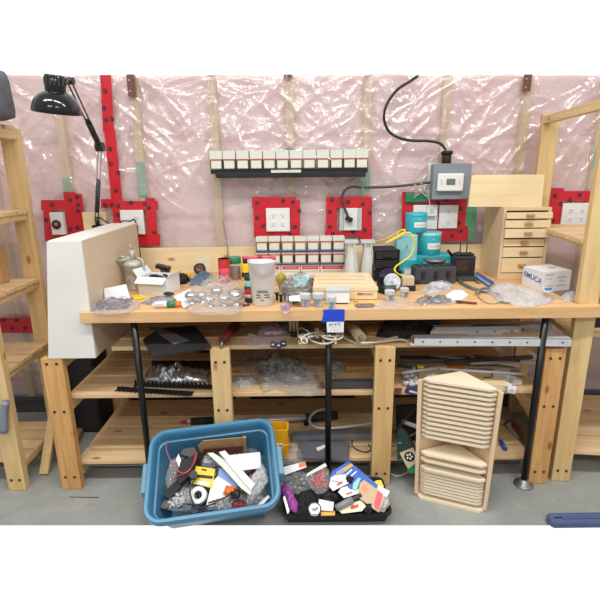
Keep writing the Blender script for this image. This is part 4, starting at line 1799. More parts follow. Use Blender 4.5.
solo('ribbed_block', m, ['indigo', 'matteblack'], 'dark violet ribbed block lying on the black ribbed tray', 'block')

# teal cans and pouches
y = 2.56


def crate(name, u0, u1, vb, vt, y, dep, mat, label, cat, group=None, z=None, rot=0, bev=.004, body='body'):
    # upright box whose front face spans the given pixels at distance y
    z0 = BZ + .0008 if z is None else z
    xa, xb = ony(u0, vb, y).x, ony(u1, vb, y).x
    hh = ony((u0 + u1) / 2, vt, y).z - z0
    t = thing(name, label, cat, ((xa + xb) / 2, y + dep / 2, z0), R(rot), group)
    m = MB()
    m.box((0, 0, hh / 2), (xb - xa, dep, hh), 0, None, bev)
    m.build(body, mat, t)
    return t, xb - xa, hh


zc = ony(430, 255.5, y).z
t, w, h = crate('teal_carton', 415, 455, 271, 255.5, 2.57, .13, 'teal', 'wide teal carton on the bench under the teal cans', 'carton')
m = MB()
m.box((w * .36, -.0655, h * .6), (w * .2, .001, h * .3))
m.build('label', 'ltteal', t)
ztop = BZ + h + .001


def teal_can(u0, u1, vt, y, z0, label, seed, lid):
    xa, xb = ony(u0, vt, y).x, ony(u1, vt, y).x
    r = (xb - xa) / 2
    h = ony((u0 + u1) / 2, vt, y - r).z - z0
    t = thing('teal_can', label, 'can', ((xa + xb) / 2, y, z0), None, 'teal cans on the bench')
    m = MB()
    m.lathe([(r * .97, 0), (r, .002), (r, h - .003), (r * .97, h)], 32)
    m.build('body', 'teal', t)
    m = MB()
    m.lathe([(r * 1.02, h * .86), (r * 1.025, h * .88), (r * 1.025, h), (r * .95, h + .002), (r * .93, h - .003)], 32)
    m.build('lid', lid, t)
    wrap_label(t, r * 1.003, h * .28, h * .56, -22, 55, 'white', 'orangeink', 'label', seed)
    m = MB()
    m.ellipsoid((r * .1, -r * 1.0, h * .72), (.006, .002, .006), 0, 10)
    m.build('emblem', 'ltteal', t)
    return h


hc = teal_can(418.5, 441, 233.5, 2.63, ztop, 'teal can with a pale label standing on the wide teal carton', 1, 'ltteal')
teal_can(406, 427, 214, 2.63, ztop + hc + .0035, 'topmost teal can, stacked above the others in front of an outlet', 2, 'teal')
t, w, h = crate('teal_pouch', 395.5, 416, 272, 235, 2.53, .075, 'ltteal', 'tall pale teal pouch with a darker teal base beside the teal cans', 'pouch')
for nm, f0, f1, mt in (('base_band', .02, .44, 'teal'),):
    m = MB()
    m.box((0, 0, h * (f0 + f1) / 2), (w + .003, .078, h * (f1 - f0)), 0, None, .004)
    m.build(nm, mt, t)
m = MB()
m.box((w * .15, -.0395, h * .16), (w * .45, .001, h * .12))
m.box((w * .1, -.0395, h * .24), (w * .5, .001, h * .04), 1)
m.build('label', ['white', 'ltteal'], t)
m = MB()
m.tube([(-.006, -.0385, h * .7), (0, -.0395, h * .78), (.007, -.0385, h * .71)], .0025, 0, 6, 4)
m.build('emblem', 'orangeink', t)
# silver lid in front
p = onz(434, 268, BZ + .001)
t, w, h = crate('teal_tin', 423, 447, 273, 262, 2.52, .05, 'teal', 'flat teal tin in front of the wide teal carton, with a round metal lid', 'tin')
m = MB()
m.lathe([(.055, h), (.06, h + .002), (.06, h + .012), (.052, h + .016), (0, h + .014)], 28)
m.build('lid', 'steel', t)

# yellow cord
pth = [ony(u, v, y) for u, v, y in ((376, 242.5, 2.58), (388, 238, 2.52), (401, 230.5, 2.5), (404.5, 229.8, 2.5), (404, 232, 2.48), (394, 238, 2.48), (386, 243, 2.46), (396, 238.5, 2.45), (404, 233.5, 2.45), (410, 233, 2.45), (413.5, 238, 2.44), (413.5, 247, 2.44), (410, 256, 2.42), (402, 262, 2.40), (395.5, 267, 2.38), (395, 271, 2.36), (399, 274.5, 2.36), (405, 275.5, 2.36))]
cable('yellow_cable', pth, .0046, 'yellow', 'bright yellow cord looped over the teal pouch', 'cord')
# black tool case
pl = zplane(BZ + .001)
t, w, h = crate('tool_case', 414, 456, 280, 267, 2.40, .085, 'dkgrey', 'long dark grey plastic tool case in front of the teal carton', 'case', None, None, 3, .008)
m = MB()
for k in range(3):
    m.box((w * (-.3 + .3 * k), -.045, h * .55), (.02, .008, h * .4), 0, None, .003)
m.build('latch', 'black', t)
m = MB()
for k in range(5):
    m.box((w * (-.38 + .19 * k), 0, h + .001), (.025, .07, .004), 0, None, .002)
m.build('rib', 'matteblack', t)
# dark charger and bits
t, w, h = crate('charger_block', 402.5, 414, 290, 277, 2.26, .05, 'tan', 'tan block with a black base beside the grey fittings', 'block')
m = MB()
m.box((.004, -.004, h * .2), (w * 1.1, .055, h * .38), 0, None, .003)
m.build('base', 'black', t)
for i, (u, v, sx, mt, lab) in enumerate(((398, 276, .03, 'blackcloth', 'small black part under the yellow cord loop'), (404, 270.5, .028, 'brown', 'small rusty part beside the yellow cord, below the teal pouch'), (410, 273, .03, 'black', 'small black part between the teal pouch and the tool case'))):
    m = MB()
    p = B(u, v + 3)
    m.box(p + Vector((0, .01, .015)), (sx * 1.4, .04, .026), 0, Matrix.Rotation(R(20 * i), 3, 'Z'), .006)
    m.cyl(p + Vector((0, 0, .028)), p + Vector((.012, -.01, .045)), .008, 0, 10)
    solo('small_part', m, mt, lab, 'part')
# grey disc
t = thing('grey_disc', 'round galvanised disc propped upright behind the pale fittings', 'disc', B(393, 291), R(8))
m = MB()
rr = width(384.5, 402, 288, t.location.y) / 2
m.lathe([(rr * .2, 0), (rr * .22, .01), (rr * .9, .012), (rr, .008), (rr, 0), (rr * .2, 0)], 32, 0, Matrix.Translation((0, .02, rr * 1.0)) @ Matrix.Rotation(R(68), 4, 'X'), False)
zm = min(q.z for q in m.v)
m.v = [q - Vector((0, 0, zm)) for q in m.v]
m.build('body', 'galv', t)
m = MB()
m.cyl((0, .022, rr), (0, .008, rr + .004), rr * .2, 0, 14)
m.build('hub', 'ltgrey', t)
# small metal clips
t = thing('metal_clip', 'flat grey metal clip with a yellow dot at the bench edge', 'clip', B(365, 306.5))
m = MB()
m.box((0, 0, .006), (.07, .035, .003), 0, Matrix.Rotation(R(8), 3, 'X'), .001)
m.box((-.03, 0, .004), (.02, .04, .008), 0, Matrix.Rotation(R(15), 3, 'Z'), .002)
m.box((.028, .004, .004), (.02, .03, .008), 0, Matrix.Rotation(R(-20), 3, 'Z'), .002)
m.build('body', 'steel', t)
m = MB()
m.cyl((.03, .016, .008), (.03, .016, .016), .008, 0, 12)
m.build('dot_cap', 'yellow', t)
bag('empty_bag', [(376, 307), (384, 300), (402, 298), (413, 301), (408, 307), (390, 309)], BP, .01, 'bag', 'thin empty clear bag lying at the bench front below the fittings', 'bag', None, 40)
bag('hardware_bag', [(411, 304), (418, 298.5), (434, 296), (456, 297), (460, 302), (448, 304.5), (428, 304), (416, 306)], BP, .016, 'bagpink', 'flat clear bag of grey metal plates at the bench front', 'bag', ('steel', .85), 41)
bag('clear_bag', [(421, 290), (428, 284), (440, 281.5), (453, 284), (452, 288), (440, 292), (428, 293)], BP, .024, 'bagmilk', 'crumpled clear bag lying in front of the dark tool case', 'bag', ('paper', .6), 42)
bag('white_bag', [(444, 296), (452, 290.5), (463, 290), (469, 294.5), (460, 300), (450, 300)], BP, .012, 'paper', 'small flat white paper bag between the clear bag and the pliers', 'bag', None, 43)
m = MB()
p = B(466, 303.5)
m.box(p + Vector((0, 0, .006)), (.05, .012, .008), 0, Matrix.Rotation(R(-22), 3, 'Z'), .003)
m.lathe([(.008, 0), (.015, 0), (.015, .008), (.008, .008), (.008, 0)], 16, 0, Matrix.Translation(p + Vector((-.028, .012, .001))), False)
m.box(p + Vector((.028, -.01, .005)), (.03, .014, .008), 0, Matrix.Rotation(R(-12), 3, 'Z'), .003)
solo('small_key', m, 'brown', 'small dark brown key lying at the bench front', 'key')
# pliers
t = thing('pliers', 'grey steel pliers with long open handles lying past the white paper bag', 'pliers', B(484, 292))
o = t.location
def bar(pts, r, nm, mt, z=.009):
    m = MB()
    m.tube([B(u, v) + Vector((0, 0, z)) - o for u, v in pts], r, 0, 8, 5)
    return m.build(nm, mt, t)
bar([(459, 280), (461, 284), (470, 289), (480, 292), (492, 294), (502, 299)], .0075, 'handle', 'steel')
bar([(462, 280.5), (472, 280), (479, 284)], .006, 'jaw', 'steel')
bar([(476, 296), (482, 292), (489, 291)], .007, 'lever', 'steel', .016)
bar([(478, 297), (486, 303), (495, 304), (502, 301)], .0035, 'spring_wire', 'gunmetal', .005)
# black device
y = 2.49
t, w, h = crate('black_device', 454, 475.5, 272.5, 256.5, y, .1, 'black', 'black electronic device with a green circuit board on top, beside the drawer cabinet', 'device', None, None, -6, .006)
m = MB()
m.box((-.01, -.0515, h * .6), (w * .55, .004, h * .45), 0, None, .002)
m.build('recess', 'dkhole', t)
m = MB()
m.prism([(-w * .52, -.052), (w * .52, -.052), (w * .56, -.085), (-w * .5, -.085)], .0, h * .18)
m.build('front_lip', 'dkgrey', t)
m = MB()
m.box((.004, 0, h + .007), (w * .85, .07, .004))
for k in range(6):
    m.box((rnd.uniform(-.35, .35) * w, rnd.uniform(-.03, .03), h + .012), (.012, .01, .008), 1)
m.build('circuit_board', ['dkgreen', 'dkgrey'], t)
m = MB()
for sx in (-.1, .2):
    m.cyl((w * sx, .02, h + .008), (w * sx, .025, h + .06), .003, 0, 8)
m.cyl((-w * .55, -.02, h), (-w * .75, -.03, h + .03), .008, 0, 8)
m.build('antenna', 'blackmetal', t)
m = MB()
m.box((w * .44, .0, h * .75), (.02, .05, h * .4), 0, None, .003)
m.build('side_part', 'dkgreen', t)

# blue scraper, bubble wrap, white carton
slab_thing('blue_scraper', [(473, 274.5), (477, 271.5), (494, 282), (490, 285)], zplane(BZ + .012), .008, 'blue', 'flat blue plastic scraper lying by the foot of the drawer cabinet', 'scraper',
           [('edge_strip', [(473, 275), (475, 273.5), (491, 284), (489, 285.5)], .002, 'ltblue')], lift=-.01)
bag('bubble_wrap', [(486, 290), (494, 282.5), (507, 284), (515, 286), (522, 290), (540, 296), (555, 297), (548, 302.5), (528, 305.5), (510, 303), (498, 299)], BP, .03, 'bubble', 'large sheet of crumpled white bubble wrap in front of the white carton', 'bubble wrap', None, 50, 0, .4)
bag('bubble_wrap', [(560, 297), (570, 292.5), (575, 293), (576, 299), (566, 301.5)], BP, .022, 'bubble', 'small crumpled white plastic piece beside the white carton near the shelf post', 'bubble wrap', None, 51, 0, .4)
slab_thing('blue_label_card', [(543, 287), (552, 286.8), (553, 291), (545, 292)], zplane(BZ + .045), .001, 'paper', 'small white card with blue print on the crumpled bubble wrap', 'card',
           [('blue_print', [(544, 287.6), (552, 287.3), (552.6, 290.5), (545.4, 291)], .0005, 'blueink')])
# carton: corners of base
pA, pB, pC = B(521.5, 285), B(542, 292.5), B(569, 289.5)
zt_ = .098
d1, d2 = pA - pB, pC - pB
t = thing('white_carton', 'white carton with blue lettering on one side standing by the shelf post', 'carton', (pB.x, pB.y, BZ + .0008))
poly = [(0, 0), (d2.x, d2.y), (d2.x + d1.x, d2.y + d1.y), (d1.x, d1.y)]
m = MB()
m.prism(poly, 0, zt_)
m.build('body', 'paper', t)
zt_m = zt_
n1 = Vector((d1.y, -d1.x, 0)).normalized()
if n1.y > 0:
    n1 = -n1
xdir = (-d1).normalized()
Mx = Matrix((xdir, Vector((0, 0, 1)), xdir.cross(Vector((0, 0, 1))))).transposed().to_4x4()
text_part('EMUCA', .036, Matrix.Translation(d1 * .5 + n1 * .001 + Vector((0, 0, zt_ * .58))) @ Mx @ Matrix.Rotation(R(-6), 4, 'Z'), 'blueink', t, 'lettering', 1.15)
xd = d2.normalized()
n2 = Vector((d2.y, -d2.x, 0)).normalized()
if n2.y > 0:
    n2 = -n2
Mx2 = Matrix((xd, Vector((0, 0, 1)), xd.cross(Vector((0, 0, 1))))).transposed().to_4x4()
m = MB()
L2 = d2.length
for (fx, fz, w, hh_) in ((.2, .86, .3, .035), (.2, .66, .2, .025), (.66, .7, .34, .03), (.66, .5, .2, .025), (.25, .3, .28, .03), (.66, .28, .36, .03)):
    c = xd * (L2 * fx) + Vector((0, 0, zt_ * fz)) + n2 * .0008
    m.box(c, (L2 * w, .0006, zt_ * hh_), 0, Matrix.Rotation(math.atan2(xd.y, xd.x), 3, 'Z'))
m.build('printed_line', ['greyink', 'blueink'], t)
m = MB()
c = (d1 + d2) * .5 + Vector((0, 0, zt_ + .0008))
m.box(c + xd * .03, (.03, .03, .001), 0, Matrix.Rotation(.5, 3, 'Z'))
m.build('tape_mark', 'tan', t)

# drawer cabinet
pf = onz(495, 279.5, BZ)
yf = pf.y
x0 = ony(497, 279, yf).x
x1 = ony(543, 279, yf).x
zt_ = ony(520, 207.5, yf).z
hc = zt_ - BZ - .001
W = x1 - x0
D = 2.75 - yf
t = thing('drawer_cabinet', 'pale plywood cabinet with six small drawers on the bench beside the shelf', 'cabinet', ((x0 + x1) / 2, yf, BZ + .0008))
m = MB()
th = .016
for c, s in (((-W / 2 + th / 2, D / 2, hc / 2), (th, D, hc)), ((W / 2 - th / 2, D / 2, hc / 2), (th, D, hc)), ((0, D / 2, hc - th / 2), (W - 2 * th, D, th)), ((0, D / 2, .022), (W - 2 * th, D, .02)), ((0, D - .004, hc / 2), (W - 2 * th, .006, hc - .05))):
    m.box(c, s, 0, None, .001)
m.box((0, .006, .006), (W - 2 * th, .012, .012))
m.build('carcass', 'cab', t)
rows = [(212.5, 219.2, .03), (220, 228.2, .022), (229, 238.2, .028), (239, 246.6, 0), (247.4, 257.4, .0), (258.2, 272.8, .0)]
for i, (va, vb2, out) in enumerate(rows):
    za = ony(520, va, yf - out).z - BZ
    zb2 = ony(520, vb2, yf - out).z - BZ
    wd = W - 2 * th - .003
    m = MB()
    m.box((0, -out + .006, (za + zb2) / 2), (wd if out == 0 else W - .014, .012, za - zb2 - .002), 0, None, .002)
    m.box((0, -out + .012 + D * .4, (za + zb2) / 2 - .002), (wd - .012, D * .8, (za - zb2) * .8))
    dr = m.build('drawer', 'drawer', t)
    m = MB()
    m.box((.0, -out - .006, (za + zb2) / 2), (.04, .016, .014), 0, None, .004)
    m.build('knob', 'dkwood', dr)
pl = (Vector(((x0 + x1) / 2, yf + .03, zt_ + .001)), Vector((0, -math.cos(R(8)), math.sin(R(8)))))
slab('plywood_sheet', [(468.5, 206.6), (472, 177), (474, 175), (544.5, 174.5), (541.5, 207)], (pl[0] + Vector((0, .012, 0)), pl[1]), .014, 'board', 'pale plywood panel standing on top of the drawer cabinet', 'panel', None, -.014)
# ======================================================== under the bench
T1, T2, T3 = zplane(Z1 + .0012), zplane(Z2 + .0012), zplane(Z3 + .0012)


def rod(name, p, q, r, mat, label, cat, n=14, r2=None, group=None):
    m = MB()
    m.cyl(p, q, r, 0, n, r2)
    return solo(name, m, mat, label, cat, None, group)


def lying(u0, v0, u1, v1, z, r):
    return onz(u0, v0, z + r), onz(u1, v1, z + r)


# --- top shelf
pl = (onz(170, 349, Z1 + .008), Vector((0, -.06, 1)).normalized())
t = slab('black_sheet', [(143, 339), (152, 356), (211, 346), (196, 326), (160, 328)], pl, .012, 'matteblack', 'black flat panel on the top rack shelf, its corner hanging over the front edge', 'panel')
slab('grey_strip', [(149, 327), (160, 327), (189, 340), (174, 344)], pl, .004, 'mesh_bin', 'grey plastic strip lying across the black panel', 'strip', None, .013)
t = thing('bar_clamp', 'dark red bar clamp lying on the top rack shelf near the second post', 'clamp', onz(224, 346, Z1))
o = t.location
p, q = onz(222.5, 340, Z1 + .035), onz(236, 325, Z1 + .035)
m = MB()
m.cyl(p - o, q - o, .02, 0, 14, .026)
m.build('handle', 'maroon', t)
m = MB()
m.cyl(onz(221, 348, Z1 + .006) - o, p - o, .006, 0, 10)
m.cyl(q - o, q + (q - p) * .5 - o, .009, 0, 10)
m.build('screw_rod', 'steel', t)
bag('clear_bag', [(252, 341), (258, 330), (266, 327), (291, 328), (292, 337), (284, 342), (262, 344)], T1, .05, 'bagpink', 'lumpy pinkish clear bag on the top rack shelf behind the dark blocks', 'bag', ('pinkpack', .5), 60)
bag('clear_bag', [(243, 342), (248, 336), (257, 335), (259, 342), (252, 344.5)], T1, .03, 'bag', 'small clear bag on the top rack shelf beside the pinkish bag', 'bag', None, 61)
for i, (u, v) in enumerate(((273, 344.5), (278.5, 345.5), (283.5, 343.5))):
    m = MB()
    m.box(onz(u, v, Z1 + .014), (.02, .02, .026), 0, Matrix.Rotation(R(25 * i), 3, 'Z'), .004)
    m.box(onz(u, v, Z1 + .0285), (.01, .01, .003), 1, Matrix.Rotation(R(25 * i), 3, 'Z'))
    solo('terminal_block', m, ['indigo', 'ltgrey'], 'small dark blue block in front of the pinkish bag, %s from the clamp' % ORD[i], 'block', None, 'dark blue blocks on the top rack shelf')
t = thing('glass_jar', 'small jar with a black base and tan bands standing behind the white cord', 'jar', onz(294, 335, Z1 + .001))
m = MB()
m.lathe([(.03, 0), (.03, .02), (0, .02)], 20)
m.build('base', 'black', t)
for dx in (-.016, 0, .016):
    m = MB()
    m.cyl((dx, -.01, .02), (dx, -.01, .085), .007, 0, 10)
    m.build('tube', 'tan', t)
# heap of white cord
pts = []
for k in range(150):
    a = k * .62
    uu = 319 + 19 * math.sin(k * .145) + (5 + 3 * math.sin(k * .31)) * math.cos(a)
    vv = 336 + 3.2 * math.sin(k * .21 + 1) + (3.6 + 1.2 * math.cos(k * .4)) * math.sin(a)
    pts.append(onz(uu, vv, Z1 + .010 + .022 * abs(math.sin(k * .53)) + .0003 * k))
cable('cord_heap', pts, .0042, 'ropewhite', 'loose heap of off-white cord on the top rack shelf behind the paper tag', 'cord', 4)
pts = [onz(u, v, Z1 + z) for u, v, z in ((341, 336, .02), (348, 340, .012), (358, 343.5, .006), (370, 343.5, .006), (384, 340, .006), (398, 337, .006), (409, 336, .006), (413, 339, .006), (411, 344, .006), (414, 345.5, .006))]
cable('white_cable', pts, .0062, 'ropewhite', 'pale cable curving along the top rack shelf edge to the aluminium rails', 'cable')
pts = [onz(u, v, Z1 + z) for u, v, z in ((361, 343, .019), (380, 342, .014), (400, 339.5, .02), (408, 342, .006), (412, 345, .006))]
cable('white_cable', pts, .005, 'ropewhite', 'thinner pale cable running under the curved one on the top rack shelf', 'cable')
m = MB()
p, q = onz(361, 338, Z1 + .036), onz(349, 324, Z1 + .036)
d = q - p
Mx = Matrix.Translation(p) @ d.to_track_quat('Z', 'Y').to_matrix().to_4x4()
m.lathe([(.018, 0), (.025, 0), (.025, d.length), (.018, d.length), (.018, 0)], 24, 0, Mx)
solo('cardboard_tube', m, 'tan', 'hollow cardboard tube pointing out of the top rack shelf over the cables', 'tube')
for i, (u, v, r, h, mt, lab) in enumerate(((374, 336, .06, .03, 'dkwood', 'brown round lid on the top rack shelf beside the cardboard tube'), (390, 332, .05, .05, 'steel', 'round grey metal lid behind the curved white cable'), (407, 334, .062, .025, 'dkgrey', 'dark round plate on the top rack shelf behind the white cable'))):
    p = onz(u, v, Z1 + .001)
    m = MB()
    m.lathe([(r * .9, 0), (r, h * .2), (r, h * .6), (r * .75, h * .8), (r * .3, h), (0, h)], 26, 0, Matrix.Translation(p + Vector((0, r, 0))))
    solo('round_tin', m, mt, lab, 'lid')
m = MB()
p = onz(430, 338, Z1)
m.prism([(-.07, 0), (.06, 0), (.07, .09), (.03, .06), (-.02, .07), (-.06, .03)], -.03, .03, 0, Matrix.Translation(p + Vector((0, .1, .001))) @ FM)
solo('black_block', m, 'matteblack', 'jagged black block behind the aluminium rails on the top rack shelf', 'block')
slab('metal_sheet', [(430, 334), (433, 327), (466, 325), (467, 334)], (onz(448, 334, Z1 + .02), Vector((0, -.6, .8))), .003, 'alu', 'bent shiny metal sheet leaning behind the aluminium rails', 'sheet')


def lprofile(name, u0, v0, u1, v1, z, h, dep, mat, label, holes, hole_mat='dkgrey', cat='rail'):
    p, q = onz(u0, v0, z), onz(u1, v1, z)
    d = q - p
    a = math.atan2(d.y, d.x)
    t = thing(name, label, cat, p, a)
    m = MB()
    L = d.length
    m.box((L / 2, .0015, h / 2), (L, .003, h))
    m.box((L / 2, dep / 2, h - .0015), (L, dep, .003))
    m.build('profile', mat, t)
    if holes:
        for k in range(holes):
            m = MB()
            x = L * (k + .5) / holes
            m.cyl((x, .0005, h * .5), (x, -.001, h * .5), .0045, 0, 10)
            m.build('screw_hole', hole_mat, t)
    return t


lprofile('aluminium_rail', 414, 345.5, 571, 346.5, Z1 + .001, .036, .045, 'alu', 'long pale aluminium rail with screw holes along the front of the top rack shelf', 9)
lprofile('aluminium_rail', 434, 337, 520, 336, Z1 + .001, .05, .03, 'alu', 'second aluminium rail lying just behind the long one on the top rack shelf', 5)
lprofile('aluminium_rail', 472, 336, 552, 333.5, Z1 + .001, .05, .05, 'ltgrey', 'pale grey rail farther back on the top rack shelf beside the bench leg', 4)
bag('empty_bag', [(390, 330), (400, 322), (425, 322), (432, 328), (415, 331)], T1, .05, 'bag', 'clear bag deep on the top rack shelf behind the round lids', 'bag', ('dkgrey', .7), 62)
slab('wood_wedge', [(498, 331), (515, 325), (538, 327), (540, 334), (515, 336)], T1, .02, 'pine_x', 'flat pine offcut deep on the top rack shelf behind the rails', 'offcut')

# --- middle shelf, left bay: toothed strips


def toothed(u0, v0, u1, v1, n, label, h=.03, wd=.045, z=Z2 + .0012, flip=1):
    p, q = onz(u0, v0, z), onz(u1, v1, z)
    d = q - p
    L = d.length
    t = thing('toothed_strip', label, 'strip', p, math.atan2(d.y, d.x))
    m = MB()
    m.box((L / 2, wd / 2, h * .25), (L, wd, h * .5), 0, None, .003)
    m.build('bar', 'black', t)
    m = MB()
    w = L / n
    for k in range(n):
        x = w * k
        poly = [(x, 0), (x + w * .62, 0), (x + w * .15 * flip, h)]
        m.prism(poly, -.012, 0, 0, Matrix.Translation((0, wd * .2, h * .45)) @ FM)
        m.prism([(x, wd * .1), (x + w * .62, wd * .1), (x + w * .1, -wd * .32)], h * .2, h * .5)
    m.build('teeth', 'black', t)


toothed(116, 391.0, 191, 396.3, 19, 'black toothed plastic strip lying at the front of the middle rack shelf', .012, .04)
toothed(134, 387, 212, 389.5, 18, 'black toothed plastic strip behind the front one on the middle rack shelf', .022, .03)
p, q = onz(146, 376, Z2), onz(210, 378, Z2)
bag('foil_sleeve', [(144, 380), (145, 372), (160, 370), (210, 371), (211, 379), (175, 382)], T2, .05, 'foil', 'crumpled silver sleeve with dark edges on the middle rack shelf behind the toothed strips', 'sleeve', None, 70, 0, .7)
lprofile('black_angle', 152, 369, 211, 369.5, Z2 + .001, .04, .02, 'matteblack', 'black angle strip behind the silver sleeve on the middle rack shelf', 0, 'dkgrey', 'strip')
m = MB()
a = onz(200, 362, Z2 + .001)
m.box(a + Vector((0, .15, .05)), (.07, .05, .06), 0, None, .01)
m.v = [k - Vector((0, 0, min(w.z for w in m.v) - Z2 - .001)) for k in m.v]
solo('red_clamp_pad', m, 'maroon', 'dark red block deep on the middle rack shelf behind the silver sleeve', 'block')
# big dusty bag
bag('hardware_bag', [(236, 357), (243, 354), (270, 356), (295, 361), (316, 372), (321, 384), (316, 392), (300, 391), (276, 385), (262, 388), (256, 376), (246, 364)], T2, .085, 'wrap',
    'big dusty clear bag of dark hardware sprawling on the middle rack shelf', 'bag', ('dkgrey', .82), 71, 0, .45)
bag('clear_bag', [(322, 368), (328, 360), (340, 362), (352, 368), (338, 374), (325, 374)], T2, .04, 'wrap', 'smaller dusty bag behind the middle bench leg on the middle rack shelf', 'bag', ('grey', .6), 72)
bag('white_packet', [(231, 384), (236, 377), (254, 378), (258, 381), (250, 387), (240, 387)], T2, .022, 'bubble', 'small white packet on the middle rack shelf beside the second post', 'packet', ('paper', .8), 73)
t = thing('metal_bar', 'dark metal bar along the front of the middle rack shelf past the middle leg', 'bar', onz(350, 389, Z2))
o = t.location
p, q = onz(326, 388.5, Z2 + .001), onz(374.5, 389.5, Z2 + .001)
m = MB()
m.box((p + q) / 2 - o + Vector((0, .02, .018)), ((q - p).length, .045, .034), 0, None, .003)
m.build('bar', 'dkgrey', t)
m = MB()
m.box(p - o + Vector((.01, -.003, .02)), (.02, .002, .022))
m.build('sticker', 'ltgrey', t)
m = MB()
m.box(p - o + Vector((-.025, .01, .012)), (.03, .03, .022), 0, None, .003)
m.build('end_cap', 'brown', t)
slab('wood_board', [(334, 379), (338, 373), (372, 372), (374, 380)], T2, .018, 'pine_x', 'flat pine board behind the dark metal bar on the middle rack shelf', 'board')
m = MB()
p, q = onz(346, 371, Z2 + .02), onz(376, 369, Z2 + .02)
m.box((p + q) / 2 + Vector((0, .03, .0)), ((q - p).length, .06, .036), 0, None, .003)
solo('wood_block', m, 'dkwood', 'brown wood block deep on the middle rack shelf behind the pine board', 'block')

# --- middle shelf, bay behind the corner shelf kit
for i, (u0, v0, u1, v1, r, mt, lab, zz_) in enumerate((
        (396, 366, 520, 371, .006, 'steel', 'thin steel rod lying nearest the front of the middle rack shelf', .001),
        (402, 361, 530, 360, .011, 'grey', 'grey tube lying across the middle rack shelf behind the thin rod', .001),
        (430, 355, 520, 366, .007, 'alu', 'bright slanted rod on top of the grey tube, middle rack shelf', .022),
        (445, 362, 532, 357, .012, 'dkgrey', 'dark pipe farthest back on the middle rack shelf', .036))):
    p, q = lying(u0, v0, u1, v1, Z2 + zz_, r)
    rod('metal_rod', p, q, r, mt, lab, 'rod')
t = thing('screwdriver', 'screwdriver with a yellow handle lying on the middle rack shelf', 'screwdriver', onz(420, 368, Z2))
o = t.location
p, q = lying(417, 367.5, 424, 367.5, Z2 + .012, .01)
m = MB()
m.cyl(p - o, q - o, .011, 0, 14)
m.build('handle', 'yellow', t)
m = MB()
m.cyl(onz(398, 364.5, Z2 + .022) - o, p - o, .007, 0, 10)
m.build('shaft', 'dkgrey', t)
slab('orange_packet', [(440, 372), (446, 366.5), (464, 366), (465, 371.5)], zplane(Z2 + .03), .02, 'orange', 'orange and red packet behind the top of the corner shelf kit', 'packet', None, -.028)
for i, (pxs, hgt_, mt, lab) in enumerate((
        ([(419, 379), (419, 371), (446, 369), (452, 374), (435, 380)], .03, 'tan', 'pale tan wood piece beside the yellow handled screwdriver'),
        ([(462, 378), (464, 371), (490, 371), (492, 378)], .03, 'tan', 'tan wood piece behind the apex of the corner shelf kit'),
        ([(480, 385), (484, 377), (506, 377), (506, 385)], .03, 'drawer', 'pale maple block on the middle rack shelf beside the white blocks'),
        ([(493, 374), (494, 369), (510, 368), (511, 376)], .035, 'ltgrey', 'pale grey block behind the white blocks on the middle rack shelf'))):
    slab('wood_piece', pxs, T2, hgt_, mt, lab, 'wood piece')
for i, (u, v) in enumerate(((511, 379), (516, 381.5), (506, 386), (512, 389.5), (484, 379))):
    m = MB()
    m.box(onz(u, v, Z2 + .013), (.045, .035, .024), 0, Matrix.Rotation(R(-15 + 24 * i), 3, 'Z'), .004)
    m.box(onz(u, v, Z2 + .0265), (.02, .012, .003), 1, Matrix.Rotation(R(-15 + 24 * i), 3, 'Z'), .001)
    solo('white_clip', m, ['white', 'ltgrey'], ('white plastic clip nearest the bench leg at the middle rack shelf, upper one', 'white plastic clip nearest the bench leg on the middle rack shelf, lower one', 'white plastic clip in the middle of the clip pile beside the bench leg',
                                              'white plastic clip closest to the shelf front beside the bench leg', 'lone white plastic clip between the tan wood piece and maple block')[i], 'clip', None, 'white clips on the middle rack shelf')
for i, (u, v) in enumerate(((411, 371), (415, 374), (409, 377), (413, 380), (408, 383), (414, 385))):
    m = MB()
    p = onz(u, v, Z2 + .015)
    m.cyl(p + Vector((-.025, 0, 0)), p + Vector((.02, .01 * (i % 3 - 1), 0)), .011, 0, 12)
    m.cyl(p + Vector((.015, -.01, .0)), p + Vector((.015, .012, .012)), .012, 0, 12)
    solo('hinge_part', m, 'ltgrey' if i % 2 else 'galv', 'pale grey hinge part in the pile beside the third rack post, %s from the back' % ORD[i], 'hinge', None, 'pale hinge parts by the third rack post')
p, q = lying(403, 383.5, 420, 382.8, Z2 + .001, .012)
rod('white_tube', p, q, .012, 'ltgrey', 'short white tube in front of the pale hinge parts', 'tube')
slab('brown_plate', [(394, 393), (395, 388), (402, 388), (401, 393.5)], T2, .008, 'brown', 'small rusty brown plate at the third rack post on the middle shelf', 'plate')
slab_thing('dark_tool', [(405, 390), (408, 385), (421, 386), (420, 394)], T2, .014, 'indigo', 'dark blue-black tool in front of the hinge parts beside the corner shelf kit', 'tool',
           [('grey_strip', [(409, 391.5), (410, 390), (419, 392.5), (419, 394)], .003, 'ltgrey')])

